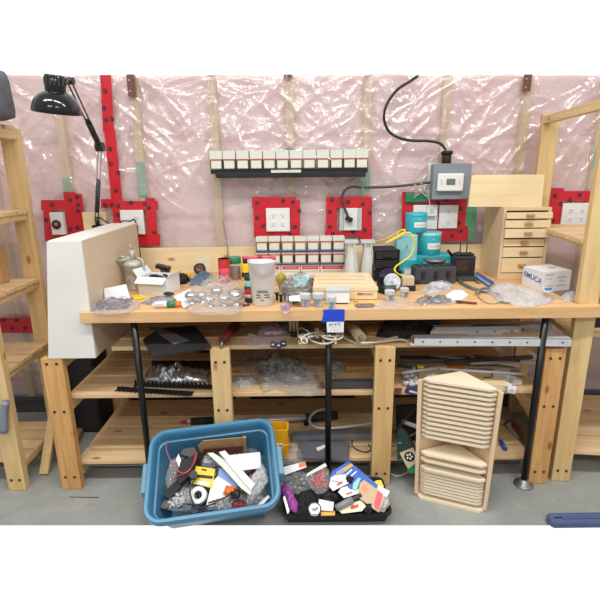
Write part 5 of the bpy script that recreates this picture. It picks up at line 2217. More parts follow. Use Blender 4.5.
# --- bottom shelf
t = thing('caulking_gun', 'dark tool with a red and white nozzle on the bottom rack shelf behind the tote', 'tool', onz(200, 420, Z3))
o = t.location
m = MB()
p, q = lying(191, 421.5, 213, 420, Z3 + .001, .02)
m.cyl(p - o, q - o, .02, 0, 14)
m.build('barrel', 'matteblack', t)
p2 = onz(181, 422, Z3 + .021)
m = MB()
m.cyl(p2 - o, p + (p2 - p) * .35 - o, .009, 0, 10)
m.build('nozzle', 'red', t)
m = MB()
m.cyl(p + (p2 - p) * .35 - o, p - o, .011, 0, 10)
m.build('collar', 'ltgrey', t)
t = thing('pipe_with_handle', 'silver tube with a black handle lying on the bottom rack shelf', 'tube', onz(270, 420, Z3))
o = t.location
p, q = onz(236, 422, Z3 + .04), onz(306, 418, Z3 + .045)
m = MB()
m.cyl(p - o, q - o, .012, 0, 14)
m.cyl(p - o - Vector((.012, 0, 0)), p - o + Vector((.05, .004, .0)), .017, 0, 14)
m.build('tube', 'alu', t)
m = MB()
q2 = onz(337, 415, Z3 + .045)
m.cyl(q - o, q2 - o, .024, 0, 14)
m.cyl(q - o, q - o + Vector((0, 0, -.043)), .012, 0, 10)
m.build('handle', 'matteblack', t)
pts = [onz(u, v, Z3 + .08) for u, v in ((330, 409), (319, 410), (311, 416), (310, 422), (316, 427), (330, 428), (350, 426), (372, 423))]
cable('bent_rod', pts, .008, 'alu', 'bent silver rod hooking around the black handle on the bottom rack shelf', 'rod')
t = thing('level_bar', 'grey-blue metal bar lying on the bottom rack shelf behind the grey sheet', 'bar', onz(330, 436, Z3))
o = t.location
p, q = onz(292, 437, Z3 + .02), onz(376, 434, Z3 + .02)
m = MB()
m.box((p + q) / 2 - o, ((q - p).length, .05, .036), 0, Matrix.Rotation(math.atan2((q - p).y, (q - p).x), 3, 'Z'), .003)
m.build('bar', 'boxgrey', t)
m = MB()
m.box((p * .4 + q * .6) - o + Vector((0, 0, .004)), (.14, .058, .034), 0, Matrix.Rotation(math.atan2((q - p).y, (q - p).x), 3, 'Z'), .003)
m.build('sleeve', 'grey', t)
# yellow bin tray
y = 2.0
t = thing('yellow_bin', 'bright yellow plastic bin at the bottom rack shelf beside the blue tote', 'bin', onz(278, 456, Z3 + .001))
o = t.location
p0, p1 = ony(268, 452, 2.03), ony(287, 452, 2.03)
pt = ony(287, 427, 2.03)
w = p1.x - p0.x
t.location = ((p0.x + p1.x) / 2, 2.04, Z3 + .0012)
hh = pt.z - Z3
m = MB()
m.shell(w * 1.15, .08, .012, [(.008, 0), (.0, .01), (-.004, hh * .5), (0, hh * .55), (-.003, hh), (.006, hh), (.01, .02)])
m.build('body', 'ochre', t)
m = MB()
m.box((w * .12, -.045, hh * .5), (.03, .004, .03), 0, None, .006)
m.box((w * .18, -.047, hh * .52), (.012, .004, .012), 1, Matrix.Rotation(.6, 3, 'Y'))
m.build('sticker', ['white', 'redink'], t)
slab('grey_sheet', [(297, 457), (298, 440), (302, 436), (350, 442), (349, 460.5)], T3, .012, 'mesh_bin', 'flat dark grey panel on the bottom rack shelf behind the black tray', 'panel')
slab('white_tag', [(316, 448), (324.5, 444.5), (326, 447), (318, 451)], T3, .001, 'paper', 'small white tag lying on the dark grey panel', 'tag', None, .0135)
bag('clear_bag', [(282, 462), (288, 450), (298, 446), (304, 456), (300, 464)], T3, .05, 'bag', 'clear bag on the bottom rack shelf between the yellow bin and grey panel', 'bag', None, 80)
pts = [onz(u, v, Z3 + .006) for u, v in ((353, 438), (352, 445), (358, 450), (366, 452), (371, 449), (368, 444))]
cable('dark_wire', pts, .003, 'dkgrey', 'thin dark wire curling on the bottom rack shelf beside the third post', 'wire')
# right of third post: guitar-like dark board, black boards, paddle
t = thing('wrapped_board', 'dark round ended case with a tan and green label on the bottom rack shelf', 'case', onz(406, 470, Z3 + .01))
o = t.location
yy = 1.99
n_ = Vector((-.35, -.9, .25)).normalized()
pl = (ony(404, 460, yy), n_)
m = slab_mb([(397.5, 461), (396.5, 440), (397, 431), (400, 427.5), (405, 431), (412, 444), (418, 456), (420, 472), (410, 474), (402, 458)], pl, .03)
zmin = min(k.z for k in m.v)
m.v = [k - o for k in m.v]
m.build('body', 'dkgreen', t)
m = slab_mb([(399.5, 453), (413, 447.5), (419, 461), (408, 469)], pl, .002, 0, None, .03)
m.v = [k - o for k in m.v]
m.build('tan_label', 'tan', t)
m = slab_mb([(407, 470), (419, 462), (420, 471), (411, 474)], pl, .002, 0, None, .03)
m.v = [k - o for k in m.v]
m.build('green_band', 'green', t)
# round dark emblem
fm = frame_of(pl)
c = hit(409.5, 456.5, (pl[0] + n_ * .0325, n_)) - o
m = MB()
Mx = Matrix.Translation(c) @ fm.to_4x4()
m.lathe([(.0, 0), (.024, 0), (.024, .0015), (0, .0015)], 22, 0, Mx)
for k in range(5):
    a = k * 1.26
    m.box(Mx @ Vector((.011 * math.cos(a), .011 * math.sin(a), .0018)), (.011, .006, .0008), 1, (fm @ Matrix.Rotation(a + .6, 3, 'Z')))
m.build('emblem', ['ink', 'paper'], t)
m = MB()
c = hit(401, 443, (pl[0] + n_ * .031, n_)) - o
squiggle(m, c, .03, .006, 0, 2, .0014)
m.build('lettering', 'ltteal', t)
slab('black_board', [(396, 441), (396, 405), (420, 404), (421, 446), (408, 446)], (ony(410, 430, 2.2), Vector((-.3, -.9, .3)).normalized()), .012, 'matteblack', 'black board standing behind the dark round ended case', 'board')  # stands for black stuff here, enlarged to add darkness to the bay
m = MB()
m.cyl(ony(393.5, 433, 2.08), ony(417, 406, 2.15), .006, 0, 10)
solo('grey_rod', m, 'dkgrey', 'slanted dark grey rod between the third rack post and the black board', 'rod')
m = MB()
m.cyl(ony(402.5, 421.5, 2.12), ony(420, 428, 2.06), .011, 0, 12)
solo('white_rod', m, 'white', 'short thick white rod in front of the black board', 'rod')
m = MB()
m.cyl(ony(408, 437, 2.08), ony(420, 430.5, 2.05), .005, 0, 10)
solo('bright_rod', m, 'chrome', 'thin bright rod below the thick white rod', 'rod')
pts = [onz(u, v, .008) for u, v in ((391, 474), (396, 476), (402, 475), (408, 472.5), (414, 472), (417, 475))]
cable('floor_cable', pts, .006, 'ropewhite', 'pale cable end on the floor under the rack beside the corner shelf kit', 'cable')
# right of corner kit: brown board, white channel, blue pen
t = thing('brown_angle', 'brown painted angle with a white strip on the bottom rack shelf by the bench leg', 'angle', onz(515, 440, Z3))
o = t.location
m = slab_mb([(503, 424), (513, 416), (531, 437), (530, 447)], T3, .004)
slab_mb([(512, 417), (514.5, 415.5), (532, 437), (530, 440)], T3, .06, 0, m)
m.v = [k - o for k in m.v]
m.build('profile', 'brown', t)
m = slab_mb([(505, 424.5), (511, 422), (523, 436), (518, 438.5)], T3, .002, 0, None, .0045)
m.v = [k - o for k in m.v]
m.build('white_strip', 'ltgrey', t)
p, q = lying(500.5, 441, 505.5, 449, Z3 + .001, .011)
rod('blue_pen', p, q, .011, 'blue', 'short dark blue tube on the bottom rack shelf beside the corner shelf kit', 'tube')

# --- left tall unit contents
c_ = ony(-13, 108, 2.2)
m = MB()
m.box((0, 0, .112), (.16, .2, .215), 0, None, .06)
m.v = [Vector((p.x * (1 + .25 * noise.noise(p * 9)), p.y, p.z * (1 + .06 * noise.noise(p * 14)))) + Vector((c_.x, c_.y, LV[-1] + .025)) for p in m.v]
m.s = [True] * len(m.s)
solo('tool_bag', m, 'greycloth', 'dark grey cloth bag lying on top of the tall unit beside the desk lamp', 'bag')
crate('beige_box', -24, 2, 279, 247, 2.25, .06, 'cardboard', 'beige cardboard box on the tall unit shelf, level with the plywood box', 'box', None, LV[2] + .0012)
m = MB()
p = ony(4, 440, 1.952)
m.tube([ony(4, 432, 1.95), ony(3.5, 412, 1.95), ony(6, 402, 1.95)], .018, 0, 10, 4)
solo('grey_strap', m, 'boxgrey', 'blue-grey rubber strap hanging on the front post of the tall unit by the rack', 'strap')
# right unit
crate('black_box', 593, 612, 337, 318, 2.1, .12, 'matteblack', 'black box on the shelf past the bench end', 'box', None, .7612)
# ================================================================== floor
# corner shelf kit
L0, R0 = onz(415.5, 496.5, .001), onz(484.5, 513, .001)
d = R0 - L0
W = d.length
ang = math.atan2(d.y, d.x)
mid = (L0 + R0) / 2
HK = .585
t = thing('corner_shelf_kit', 'plywood corner holder packed with stacked triangular shelf boards on the floor', 'shelf', (mid.x, mid.y - .0, .001), Matrix.Rotation(ang, 3, 'Z') @ Matrix.Rotation(R(-.5), 3, 'X'))
KW = W * 1.0
dep = .145
th = .010
apex = (0, dep + .02)


def side(sgn):
    m = MB()
    a = (sgn * KW / 2, .012)
    b = (sgn * .006, dep + .02)
    nx, ny = (b[1] - a[1]), -(b[0] - a[0])
    l = math.hypot(nx, ny)
    nx, ny = nx / l * .012 * sgn, ny / l * .012 * sgn
    m.prism([(a[0], a[1]), (b[0], b[1]), (b[0] + nx, b[1] + ny), (a[0] + nx, a[1] + ny), (a[0] + nx * .9 - sgn * .002, a[1] - .010), (a[0] - sgn * .01, a[1] - .010)], .014, HK)
    m.v = [Vector((p.x * (1 + .10 * p.z / HK), p.y * (1 + .04 * p.z / HK), p.z)) for p in m.v]
    return m


for sgn in (-1, 1):
    side(sgn).build('side_panel', 'plyz', t)
m = MB()
k = .03
base = [(-KW / 2 + .02, -.012), (KW / 2 - .02, -.012), (KW / 2 + .004, .02), (KW / 2 + .004, .035), (.01, dep + .03), (-.01, dep + .03), (-KW / 2 - .004, .035), (-KW / 2 - .004, .02)]
m.prism(base, 0, .014)
m.build('base', 'ply', t)
# triangular boards: each can be lifted out, so each is a thing of its own
TM = t.matrix_world.copy()
levels = []
zt0 = HK + .004
pit = (HK * .46) / 12
for i in range(13):
    levels.append((zt0 - pit * i, 'upper', i))
for i, z in enumerate((HK * .40, HK * .345)):
    levels.append((z, 'loose', i))
pit2 = (HK * .245) / 9
for i in range(9):
    levels.append((HK * .275 - pit2 * i, 'lower', i))
proto = None
for z, kind, i in levels:
    lab = {'upper': 'triangular plywood shelf board in the upper stack of the corner kit, %s from the top',
           'loose': 'triangular plywood shelf board set apart in the gap of the corner kit, %s from above',
           'lower': 'triangular plywood shelf board in the lower stack of the corner kit, %s from its top'}[kind] % ORD[i]
    wob = rnd.uniform(-.002, .002)
    fwd = {'upper': .0, 'loose': -.012, 'lower': -.003}[kind] - (.012 if kind == 'lower' and i == 0 else 0)
    Mx = TM @ Matrix.Translation((wob, fwd, z)) @ Matrix.Rotation(R(rnd.uniform(-.5, .5)), 4, 'Y') @ Matrix.Diagonal((1 + .10 * z / HK, 1 + .04 * z / HK, 1, 1))
    if proto is None:
        m = MB()
        hw = KW / 2 - .016
        c = .022
        m.prism([(-hw + c, -.004), (hw - c, -.004), (hw, .013), (hw - .004, .022), (.005, dep), (-.005, dep), (-hw + .004, .022), (-hw, .013)], 0, th)
        proto = m.build('triangular_shelf', 'ply')
        proto.matrix_world = Mx
        tag(proto, lab, 'shelf board', 'triangular shelf boards in the corner kit')
    else:
        o = proto.copy()
        COL.objects.link(o)
        o.matrix_world = Mx
        o['label'] = lab

# ----------------------------------------------- more small things in view
t = thing('scissors', 'scissors with black ring handles lying between the black cloth and the blue-grey cloth', 'scissors', B(184, 281))
for k, (dx, dy) in enumerate(((-.022, .012), (.018, -.012))):
    m = MB()
    m.lathe([(.012, 0), (.02, 0), (.02, .008), (.012, .008), (.012, 0)], 18, 0, Matrix.Translation((dx, dy, .001)), False)
    m.build('handle', 'black', t)
m = MB()
m.box((.065, .02, .006), (.09, .012, .004), 0, Matrix.Rotation(.3, 3, 'Z'), .001)
m.box((.065, .02, .0105), (.09, .012, .004), 0, Matrix.Rotation(.12, 3, 'Z'), .001)
m.build('blade', 'steel', t)
for i, (u, v, mt, sx, sy, sz, rz, lab) in enumerate((
        (397, 281, 'orange', .03, .02, .016, 20, 'tiny orange block beside the tan block on the bench'),
        (392, 279, 'white', .03, .025, .02, -30, 'tiny white block behind the round galvanised disc'),
        (416, 284, 'matteblack', .05, .03, .022, 15, 'small black block in front of the dark tool case at its near end'),
        (405, 283, 'blue', .02, .02, .02, 40, 'tiny blue block on the bench beside the tan block base'),
        (295, 303, 'dkgrey', .03, .02, .014, 25, 'small dark grey block in front of the grey hardware bag'),
        (271, 303, 'black', .016, .016, .03, 10, 'small black block against the foot of the frosted bucket'),
        (152, 301.5, 'ltgrey', .04, .022, .01, -25, 'small pale grey block in front of the flat pouch'),
        (246, 306, 'brown', .03, .016, .01, 35, 'small brown block at the bench front between knobs and frosted bucket'),
        (433, 302, 'steel', .06, .02, .006, 12, 'flat steel plate lying on the bag of metal plates'),
        (505, 303.5, 'steel', .05, .014, .008, -35, 'short steel plate between the pliers and the bubble wrap'),
        (379, 305, 'alu', .045, .018, .005, 20, 'flat bright plate beside the yellow dotted clip'),
        (356, 302, 'ochre', .02, .012, .008, -20, 'tiny yellow block in front of the wooden case'))):
    m = MB()
    p = B(u, v)
    dz = .018 if lab.startswith('flat steel') else 0
    m.box(p + Vector((0, 0, sz / 2 + dz)), (sx, sy, sz), 0, Matrix.Rotation(R(rz), 3, 'Z'), min(.003, sz * .25))
    m.cyl(p + Vector((0, 0, sz + dz - .001)), p + Vector((0, 0, sz + dz + .003)), min(sx, sy) * .3, 1, 10)
    solo('small_plate' if 'plate' in lab else 'small_block', m, [mt, 'ltgrey'], lab, 'plate' if 'plate' in lab else 'block')
bag('black_bag', [(376, 333), (384, 322), (406, 320), (428, 323), (430, 332), (404, 335)], zplane(Z1 + .0012), .07, 'blackcloth', 'black cloth bag deep on the top rack shelf between round tins and rails', 'bag', None, 130)
bag('grey_cloth', [(262, 331), (270, 324), (292, 323), (312, 325), (310, 331), (285, 333)], zplane(Z1 + .0012), .05, 'greycloth', 'dark grey cloth deep on the top rack shelf behind the pinkish clear bag', 'cloth', None, 131)
for i, (u0, v0, u1, v1, r, zz_, mt, lab) in enumerate((
        (400, 357, 470, 358, .009, .001, 'dkgrey', 'dark rod deep on the middle rack shelf at the third post'),
        (440, 369, 522, 374, .007, .03, 'white', 'white rod lying over the tan wood piece on the middle shelf'),
        (470, 363, 535, 362, .01, .024, 'ltgrey', 'pale tube on top of the grey tube beside the bench leg'),
        (402, 373, 446, 367, .008, .032, 'alu', 'bright rod slanting over the hinge part pile'),
        (474, 356, 520, 361, .008, .06, 'brown', 'rusty brown rod on the dark pipe at the back of the middle shelf'))):
    p, q = lying(u0, v0, u1, v1, Z2 + zz_, r)
    rod('metal_rod', p, q, r, mt, lab, 'rod')
bag('wood_shavings_bag', [(420, 384), (424, 376), (440, 374), (452, 380), (448, 386)], zplane(Z2 + .033), .03, 'bagmilk', 'milky bag on the tan wood piece behind the corner shelf kit', 'bag', ('tan', .8), 132)
slab('brown_board', [(336, 418), (338, 404), (352, 404), (352, 418)], (ony(344, 418, 2.6), Vector((0, -.98, .2)).normalized()), .02, 'brown', 'brown board standing at the back of the bottom rack shelf', 'board')

# ------------------------------------------------------------- blue tote
TF, TK = 1.85, 1.85 * 1.156
fl, fr = at(142.5, 517, TF), at(283, 515, TF)
bl, br = at(150, 424, TK), at(274, 423, TK)
fm_, bm_ = (fl + fr) / 2, (bl + br) / 2
ydir = bm_ - fm_
D = ydir.length
ydir.normalize()
xdir = (fr - fl)
W = xdir.length
xdir = (xdir - ydir * xdir.dot(ydir)).normalized()
zdir = xdir.cross(ydir)
Rm = Matrix((xdir, ydir, zdir)).transposed()
cen = (fm_ + bm_) / 2
HB = .235
t = thing('storage_tote', 'big blue plastic tote full of packages, tipped against the low rack', 'tote', cen - zdir * HB, Rm)
m = MB()
rr = .075
m.shell(W, D, rr, [(.066, 0), (.062, .004), (.032, HB * .62), (.022, HB - .035), (.012, HB - .033), (.0, HB - .03), (.0, HB - .006), (.004, HB), (.016, HB), (.021, HB - .006), (.026, HB - .02), (.03, HB - .05), (.038, HB - .052), (.068, .012)], 0, 7)
m.build('tub', 'tote', t)
for sx in (-1, 1):
    m = MB()
    m.box((sx * (W / 2 + .006), -.0, HB - .062), (.034, .13, .085), 0, None, .006)
    m.build('handle', 'handle_teal', t)
TOP = cen.copy()


def tp(dz, ax=0, ay=0):
    # plane parallel to the tote rim, dz below it, optionally tipped
    n = (zdir + xdir * ax + ydir * ay).normalized()
    return (TOP - zdir * dz, n)


bag('packing_heap', [(158, 508), (156, 470), (170, 448), (210, 440), (255, 446), (268, 470), (268, 505), (230, 511), (190, 512)], tp(.185), .045, 'wrap', 'crumpled clear wrapping filling the bottom of the blue tote', 'wrapping', ('dkgrey', .95), 90, 0, .5)
bag('clear_bag', [(168, 500), (178, 478), (196, 484), (206, 500), (196, 511), (176, 511)], tp(.14), .04, 'bag', 'clear bag of white parts at the tote front, in front of the tape roll', 'bag', ('ltgrey', .8), 91, 0, .5)
bag('clear_bag', [(164, 480), (170, 460), (178, 456), (182, 466), (176, 480), (168, 494)], tp(.13), .03, 'bag', 'empty clear bag against the tote wall beside the red wires', 'bag', None, 92)
bag('clear_bag', [(247, 497), (250, 478), (258, 466), (262, 461), (267, 470), (268, 480), (262, 490), (252, 504)], tp(.085), .03, 'bagmilk', 'crumpled milky clear bag at the tote side nearest the black tray', 'bag', None, 93, 0, .6)
bag('hardware_bag', [(206, 508), (210, 494), (226, 490), (244, 494), (258, 502), (250, 510), (226, 512)], tp(.13), .035, 'bag', 'clear bag with dark red cloth at the front of the tote', 'bag', ('grey', .8), 94, 0, .6)
bag('red_cloth', [(229, 510), (234, 500), (242, 499), (250, 506), (246, 511)], tp(.095), .014, 'maroon', 'dark red cloth showing at the tote front beside the milky bag', 'cloth', None, 95)
# cardboard box
t = thing('open_carton', 'open brown cardboard carton at the back of the tote', 'carton', (0, 0, 0))
o = hit(222, 452, tp(.12))
t.location = o
pl = (hit(222, 445, tp(.10)), (zdir * .25 - ydir).normalized())
for nm, pxs, pl_, th_ in (('back_panel', [(198, 446), (203, 441), (244, 437.5), (244, 450), (200, 456)], pl, .004),
                          ('side_panel', [(243, 438), (246, 438), (247, 457), (243.5, 456)], pl, .012),
                          ('inner_flap', [(202, 455), (204, 449), (243, 446), (243, 458)], (pl[0] - ydir * .015, pl[1]), .003)):
    m = slab_mb(pxs, pl_, th_)
    m.v = [k - o for k in m.v]
    m.build(nm, 'cardboard' if nm != 'inner_flap' else 'brown', t)
slab('white_placard', [(227, 455.5), (260, 452), (261, 468), (237, 471)], tp(.075, 0, -.25), .004, 'paper', 'plain white card panel lying in the tote behind the long white strips', 'card')
slab('blue_packet', [(217, 483), (219, 468), (228, 469), (243, 481), (238, 487)], tp(.09, 0, -.1), .008, 'ltblue', 'pale blue packet under the long white strips in the tote', 'packet')
slab('white_pouch', [(206, 506), (212, 482), (218, 476), (230, 484), (238, 492), (226, 500), (212, 507)], tp(.085, 0, -.1), .012, 'paper', 'white paper pouch in the middle of the tote below the blue packet', 'pouch')
bag('orange_part', [(223, 493), (226, 485), (236, 486), (240, 494), (232, 498)], tp(.072), .016, 'orange', 'orange and black part lying on the white pouch in the tote', 'part', None, 96)
m = pillow_mb([(228, 489), (234, 486), (241, 492), (239, 499), (232, 499)], tp(.066), .01, .6, 28, 5)
solo('rubber_sleeve', m, 'black', 'black rubber sleeve beside the orange part in the tote', 'sleeve')
for i, (pxs, dz) in enumerate((([(207, 453), (213, 452.5), (232, 465), (246, 484), (252, 490), (250, 495), (241, 488), (223, 468)], .055), ([(219, 452), (225, 450.5), (242, 470), (255, 484), (251, 490), (241, 479)], .045))):
    m = slab_mb(pxs, tp(dz, 0, 0), .005)
    solo('white_strip', m, ['cream', 'paper'][i], ['long white plastic strip lying diagonally in the tote, the lower one', 'long white strip lying on top, diagonally across the tote'][i], 'strip')
slab_thing('yellow_pack', [(191, 483), (196, 466), (215, 469), (212, 488)], tp(.075, -.15, -.1), .008, 'yellow', 'yellow hang card pack with a black hook slot in the tote', 'pack',
           [('black_header', [(193, 477), (194, 474), (213, 476), (212.5, 479)], .001, 'ink'), ('label', [(196, 484), (197, 480.5), (210, 482), (209, 486)], .001, 'paper'),
            ('hang_hole', [(201, 470), (202, 468.5), (207, 469.5), (206.5, 471)], .001, 'ink')])
m = slab_mb([(188, 475), (193, 470), (197, 472), (197, 477), (192, 479)], tp(.06), .012)
solo('black_hook', m, 'black', 'small black plastic hook at the side of the yellow pack', 'hook')
# white tape roll
pl = tp(.075, -.1, -.2)
c = hit(199.5, 496, pl)
ro = abs((hit(207.5, 496, pl) - c).length)
t = thing('tape_roll', 'white tape roll lying in the tote below the yellow pack', 'tape', c, frame_of(pl))
m = MB()
m.lathe([(ro * .52, 0), (ro, 0), (ro, .025), (ro * .52, .025), (ro * .52, 0)], 32, 0, None, False)
m.build('roll', 'paper', t)
m = MB()
m.lathe([(ro * .44, .001), (ro * .51, .001), (ro * .51, .024), (ro * .44, .024), (ro * .44, .001)], 28, 0, None, False)
m.build('core', 'grey', t)
m = MB()
m.lathe([(ro * .12, .002), (ro * .25, .002), (ro * .25, .012), (0, .012)], 14, 0, None, True)
m.build('hub', 'black', t)
# dark things at the tote's left
for i, (pxs, dz, th_, mt, lab) in enumerate((
        ([(176, 478), (180, 462), (192, 455), (198, 456), (190, 474), (180, 484)], .085, .03, 'matteblack', 'black block among the red wires in the tote'),
        ([(163, 496), (166, 490), (186, 472), (189, 476), (170, 499)], .09, .02, 'matteblack', 'long black bar along the tote side under the red wires'),
        ([(160, 508), (163, 502), (186, 480), (189, 483), (166, 509)], .105, .016, 'dkgrey', 'dark grey bar beside the long black bar in the tote'),
        ([(180, 454), (183, 449), (194, 447), (197, 453), (190, 457)], .075, .022, 'dkgrey', 'dark grey plastic block at the back of the tote beside the carton'),
        ([(176, 460), (178.5, 453.5), (181, 460), (179, 467)], .06, .006, 'paper', 'narrow white card on the black block in the tote'),
        ([(248, 478), (252, 468), (260, 467), (258, 482)], .11, .008, 'maroon', 'dark red card showing below the white panel in the tote'))):
    slab('tote_item' if False else ['black_block', 'black_bar', 'grey_bar', 'grey_block', 'white_card', 'red_card'][i], pxs, tp(dz), th_, mt, lab, ['block', 'bar', 'bar', 'block', 'card', 'card'][i])
bag('clear_bag', [(200, 464), (204, 455), (214, 453), (218, 462), (210, 470)], tp(.10), .03, 'bag', 'clear bag in front of the open carton in the tote', 'bag', ('grey', .6), 97)


bag('hardware_bag', [(163, 507), (170, 494), (186, 488), (194, 496), (190, 509), (174, 511)], tp(.10), .03, 'bag', 'clear bag of small white parts at the tote front corner under the grey bar', 'bag', ('ltgrey', .9), 120, 0, .5)
bag('hardware_bag', [(208, 509), (212, 500), (228, 497), (232, 506), (226, 511)], tp(.085), .025, 'bag', 'small clear bag of mixed grey parts at the tote front wall below the white pouch', 'bag', ('grey', .9), 121, 0, .5)
bag('hardware_bag', [(244, 508), (248, 497), (258, 493), (265, 498), (258, 508)], tp(.09), .025, 'bag', 'clear bag of dark parts at the tote corner beside the pale strip', 'bag', ('dkgrey', .9), 122, 0, .5)
bag('black_cloth', [(180, 470), (184, 458), (198, 450), (206, 456), (198, 468), (190, 476)], tp(.10), .03, 'blackcloth', 'black cloth bundle behind the yellow pack in the tote', 'cloth', None, 123)


def tcable(pxs, dz, r, mat, nm, lab, cat):
    pts = [hit(u, v, tp(dz + k * 0)) for k, (u, v) in enumerate(pxs)]
    cable(nm, pts, r, mat, lab, cat)


tcable([(172, 431), (169, 438), (166, 446), (168, 455), (172, 463), (177, 470), (183, 473), (190, 469), (195, 461), (197, 452)], .045, .0016, 'pinkcard', 'red_wire', 'thin red wire hanging over the tote wall and curling inside', 'wire')
tcable([(172, 479), (180, 475), (188, 472), (193, 464), (195, 455), (193, 449)], .04, .002, 'red', 'red_wire', 'thicker red wire crossing the black block in the tote', 'wire')
tcable([(196, 478), (190, 488), (192, 500), (198, 508), (206, 506), (216, 503)], .05, .0034, 'black', 'black_cable', 'black cord looping around the white tape roll in the tote', 'cord')
tcable([(208, 503), (218, 500), (226, 497), (231, 492), (232, 487)], .055, .0034, 'black', 'black_cable', 'black cord running to the orange part in the tote', 'cord')
tcable([(178, 508), (188, 504), (198, 507), (204, 511)], .08, .003, 'black', 'black_cable', 'short black cord at the tote front wall', 'cord')
slab('pale_strip', [(254, 508), (268, 495), (270, 497), (257, 510.5)], tp(.07), .003, 'ltgrey', 'narrow pale strip along the tote corner nearest the black tray', 'strip')

# --------------------------------------------------------------- black tray
fl, fr = onz(287, 523, .001), onz(385, 521.5, .001)
W0 = (fr - fl).length
xc = (fl.x + fr.x) / 2 + .004
yf = 1.72
D0 = .225
t = thing('black_tray', 'shallow black plastic tray on the floor heaped with retail packages', 'tray', (xc, yf + D0 / 2, .001))
HT = .062
m = MB()
m.shell(W0 + .045, D0 + .03, .03, [(.028, 0), (.024, .004), (.008, HT * .8), (.0, HT * .82), (0, HT), (.012, HT), (.016, HT * .7), (.032, .006)], 0, 5)
m.build('body', 'matteblack', t)
TR = (Vector((xc, yf, .062)), Vector((0, -math.sin(R(30)), math.cos(R(30)))))


def tr(dz=0, ax=0, ay=0):
    n = (TR[1] + Vector((ax, ay, 0))).normalized()
    return (TR[0] + TR[1] * dz, n)


# heap core so that things rest on something
bag('black_fabric', [(289, 514), (288, 500), (300, 482), (330, 476), (360, 480), (380, 494), (384, 512), (340, 515)], tr(-.05), .05, 'blackcloth', 'crumpled black fabric filling the black tray under the packages', 'fabric', None, 100)
bag('black_bag', [(290, 512), (294, 498), (303, 488), (316, 490), (319, 504), (310, 515), (298, 516)], tr(-.0), .03, 'blackcloth', 'soft black bag at the tray corner behind the silver lid', 'bag', None, 101)
bag('header_bag', [(285, 492), (284, 476), (300, 470), (310, 474), (313, 486), (302, 494)], tr(.012), .03, 'bag', 'clear bag with an orange and white header leaning at the tray corner', 'bag', ('dkgrey', .9), 102, 0, .5, None,
    [('header_card', [(282, 473), (283, 467), (305, 461.5), (306.5, 467), (285, 475)], .002, 'paper', .03), ('orange_print', [(299, 467.8), (298.6, 463.5), (305, 461.8), (306, 466)], .001, 'orange', .0325)])
bag('purple_packet', [(279, 488), (284, 483), (290, 487), (298, 503), (296, 513), (290, 510)], tr(.055, -.15), .016, 'purple', 'shiny purple packet hanging over the tray corner beside the tote', 'packet', None, 103)
slab('silver_strip', [(283, 497), (285, 496), (289.5, 511), (287.5, 514)], tr(.03), .004, 'alu', 'thin silver strip under the purple packet in the tray', 'strip')
bag('red_parts_bag', [(308, 484), (307, 476), (326, 464), (330, 472), (333, 486), (324, 493), (317, 494)], tr(.022), .026, 'bag', 'clear bag of red parts with a white header in the black tray', 'bag', ('red', .8), 104, 0, .5, None,
    [('header_card', [(306, 477), (307, 473.5), (325, 463), (327, 466)], .002, 'cream', .024)])
slab_thing('blue_package', [(330, 478), (332, 471), (349, 461), (378, 485), (375, 492), (352, 494), (338, 486)], tr(.028), .012, 'packblue', 'large blue package with a yellow stripe at the back of the black tray', 'package',
           [('yellow_stripe', [(336, 474), (337, 471.5), (351, 463.5), (353.5, 465.5), (338.5, 476)], .0008, 'ochre'),
            ('logo_mark', [(337, 474), (338, 471.5), (343, 468.8), (344.5, 471), (339, 475)], .0012, 'ltblue'),
            ('white_print', [(343, 476.5), (351.5, 469), (352.5, 470), (344, 477.5)], .0008, 'paper'),
            ('white_print', [(348, 478), (356, 470.8), (357, 471.8), (349.5, 478.5)], .0008, 'paper')])
for i, (pxs, dz, lab) in enumerate((
        ([(331, 477), (345, 474), (349, 483), (333, 491), (329, 486)], .046, 'white card with small red print lying on the blue package in the tray'),
        ([(332, 480), (334, 475), (341, 475.5), (341, 482)], .055, 'small white card overlapping the red printed one in the tray'),
        ([(338, 492), (341, 488), (347, 486), (350, 489.5), (359, 489), (360, 493), (344, 498)], .044, 'white card with red print in the middle of the tray, nearer the front'))):
    slab_thing('white_card', pxs, tr(dz), .003, 'paper', lab, 'card', [('red_print', [(336.5, 484), (342, 481.5), (343, 483), (337, 486)], .0006, 'redink')] if i == 0 else
               ([('red_print', [(346, 493.5), (352, 491.5), (352.5, 492.8), (347, 495)], .0006, 'redink')] if i == 2 else []))
bag('brown_part', [(345, 478), (349, 474.5), (354, 478), (352, 483), (347, 483)], tr(.044), .012, 'black', 'small black and brown part on the blue package beside the sandpaper', 'part', None, 106)
slab_thing('sandpaper_pack', [(357, 496), (360, 483), (364, 480), (377, 489), (385, 498), (379, 512), (374, 509)], tr(.042), .008, 'sand', 'beige sandpaper pack with a pink label and a teal edge in the tray', 'sandpaper',
           [('pink_label', [(374, 503.5), (377.5, 490), (383, 494), (379, 510), (375.5, 509)], .0008, 'pinkcard'),
            ('orange_patch', [(361, 488), (364, 484.5), (369, 489), (366, 493)], .0006, 'orangeink')])
slab('teal_edge_card', [(352.5, 489), (353, 483.5), (358.5, 477.5), (361, 478.5), (356.5, 490)], tr(.05), .003, 'ltteal', 'narrow white and teal card edge beside the sandpaper pack', 'card')
slab('yellow_card', [(371, 485), (376, 480.5), (381, 480), (384, 487), (378, 489)], tr(.018), .006, 'yellow', 'yellow card corner sticking up behind the sandpaper pack in the tray', 'card')
slab('white_sheet', [(374, 487), (377, 484.5), (390, 491), (387, 497), (383, 496)], tr(.03), .004, 'paper', 'white sheet corner sticking out of the tray side behind the sandpaper', 'sheet')
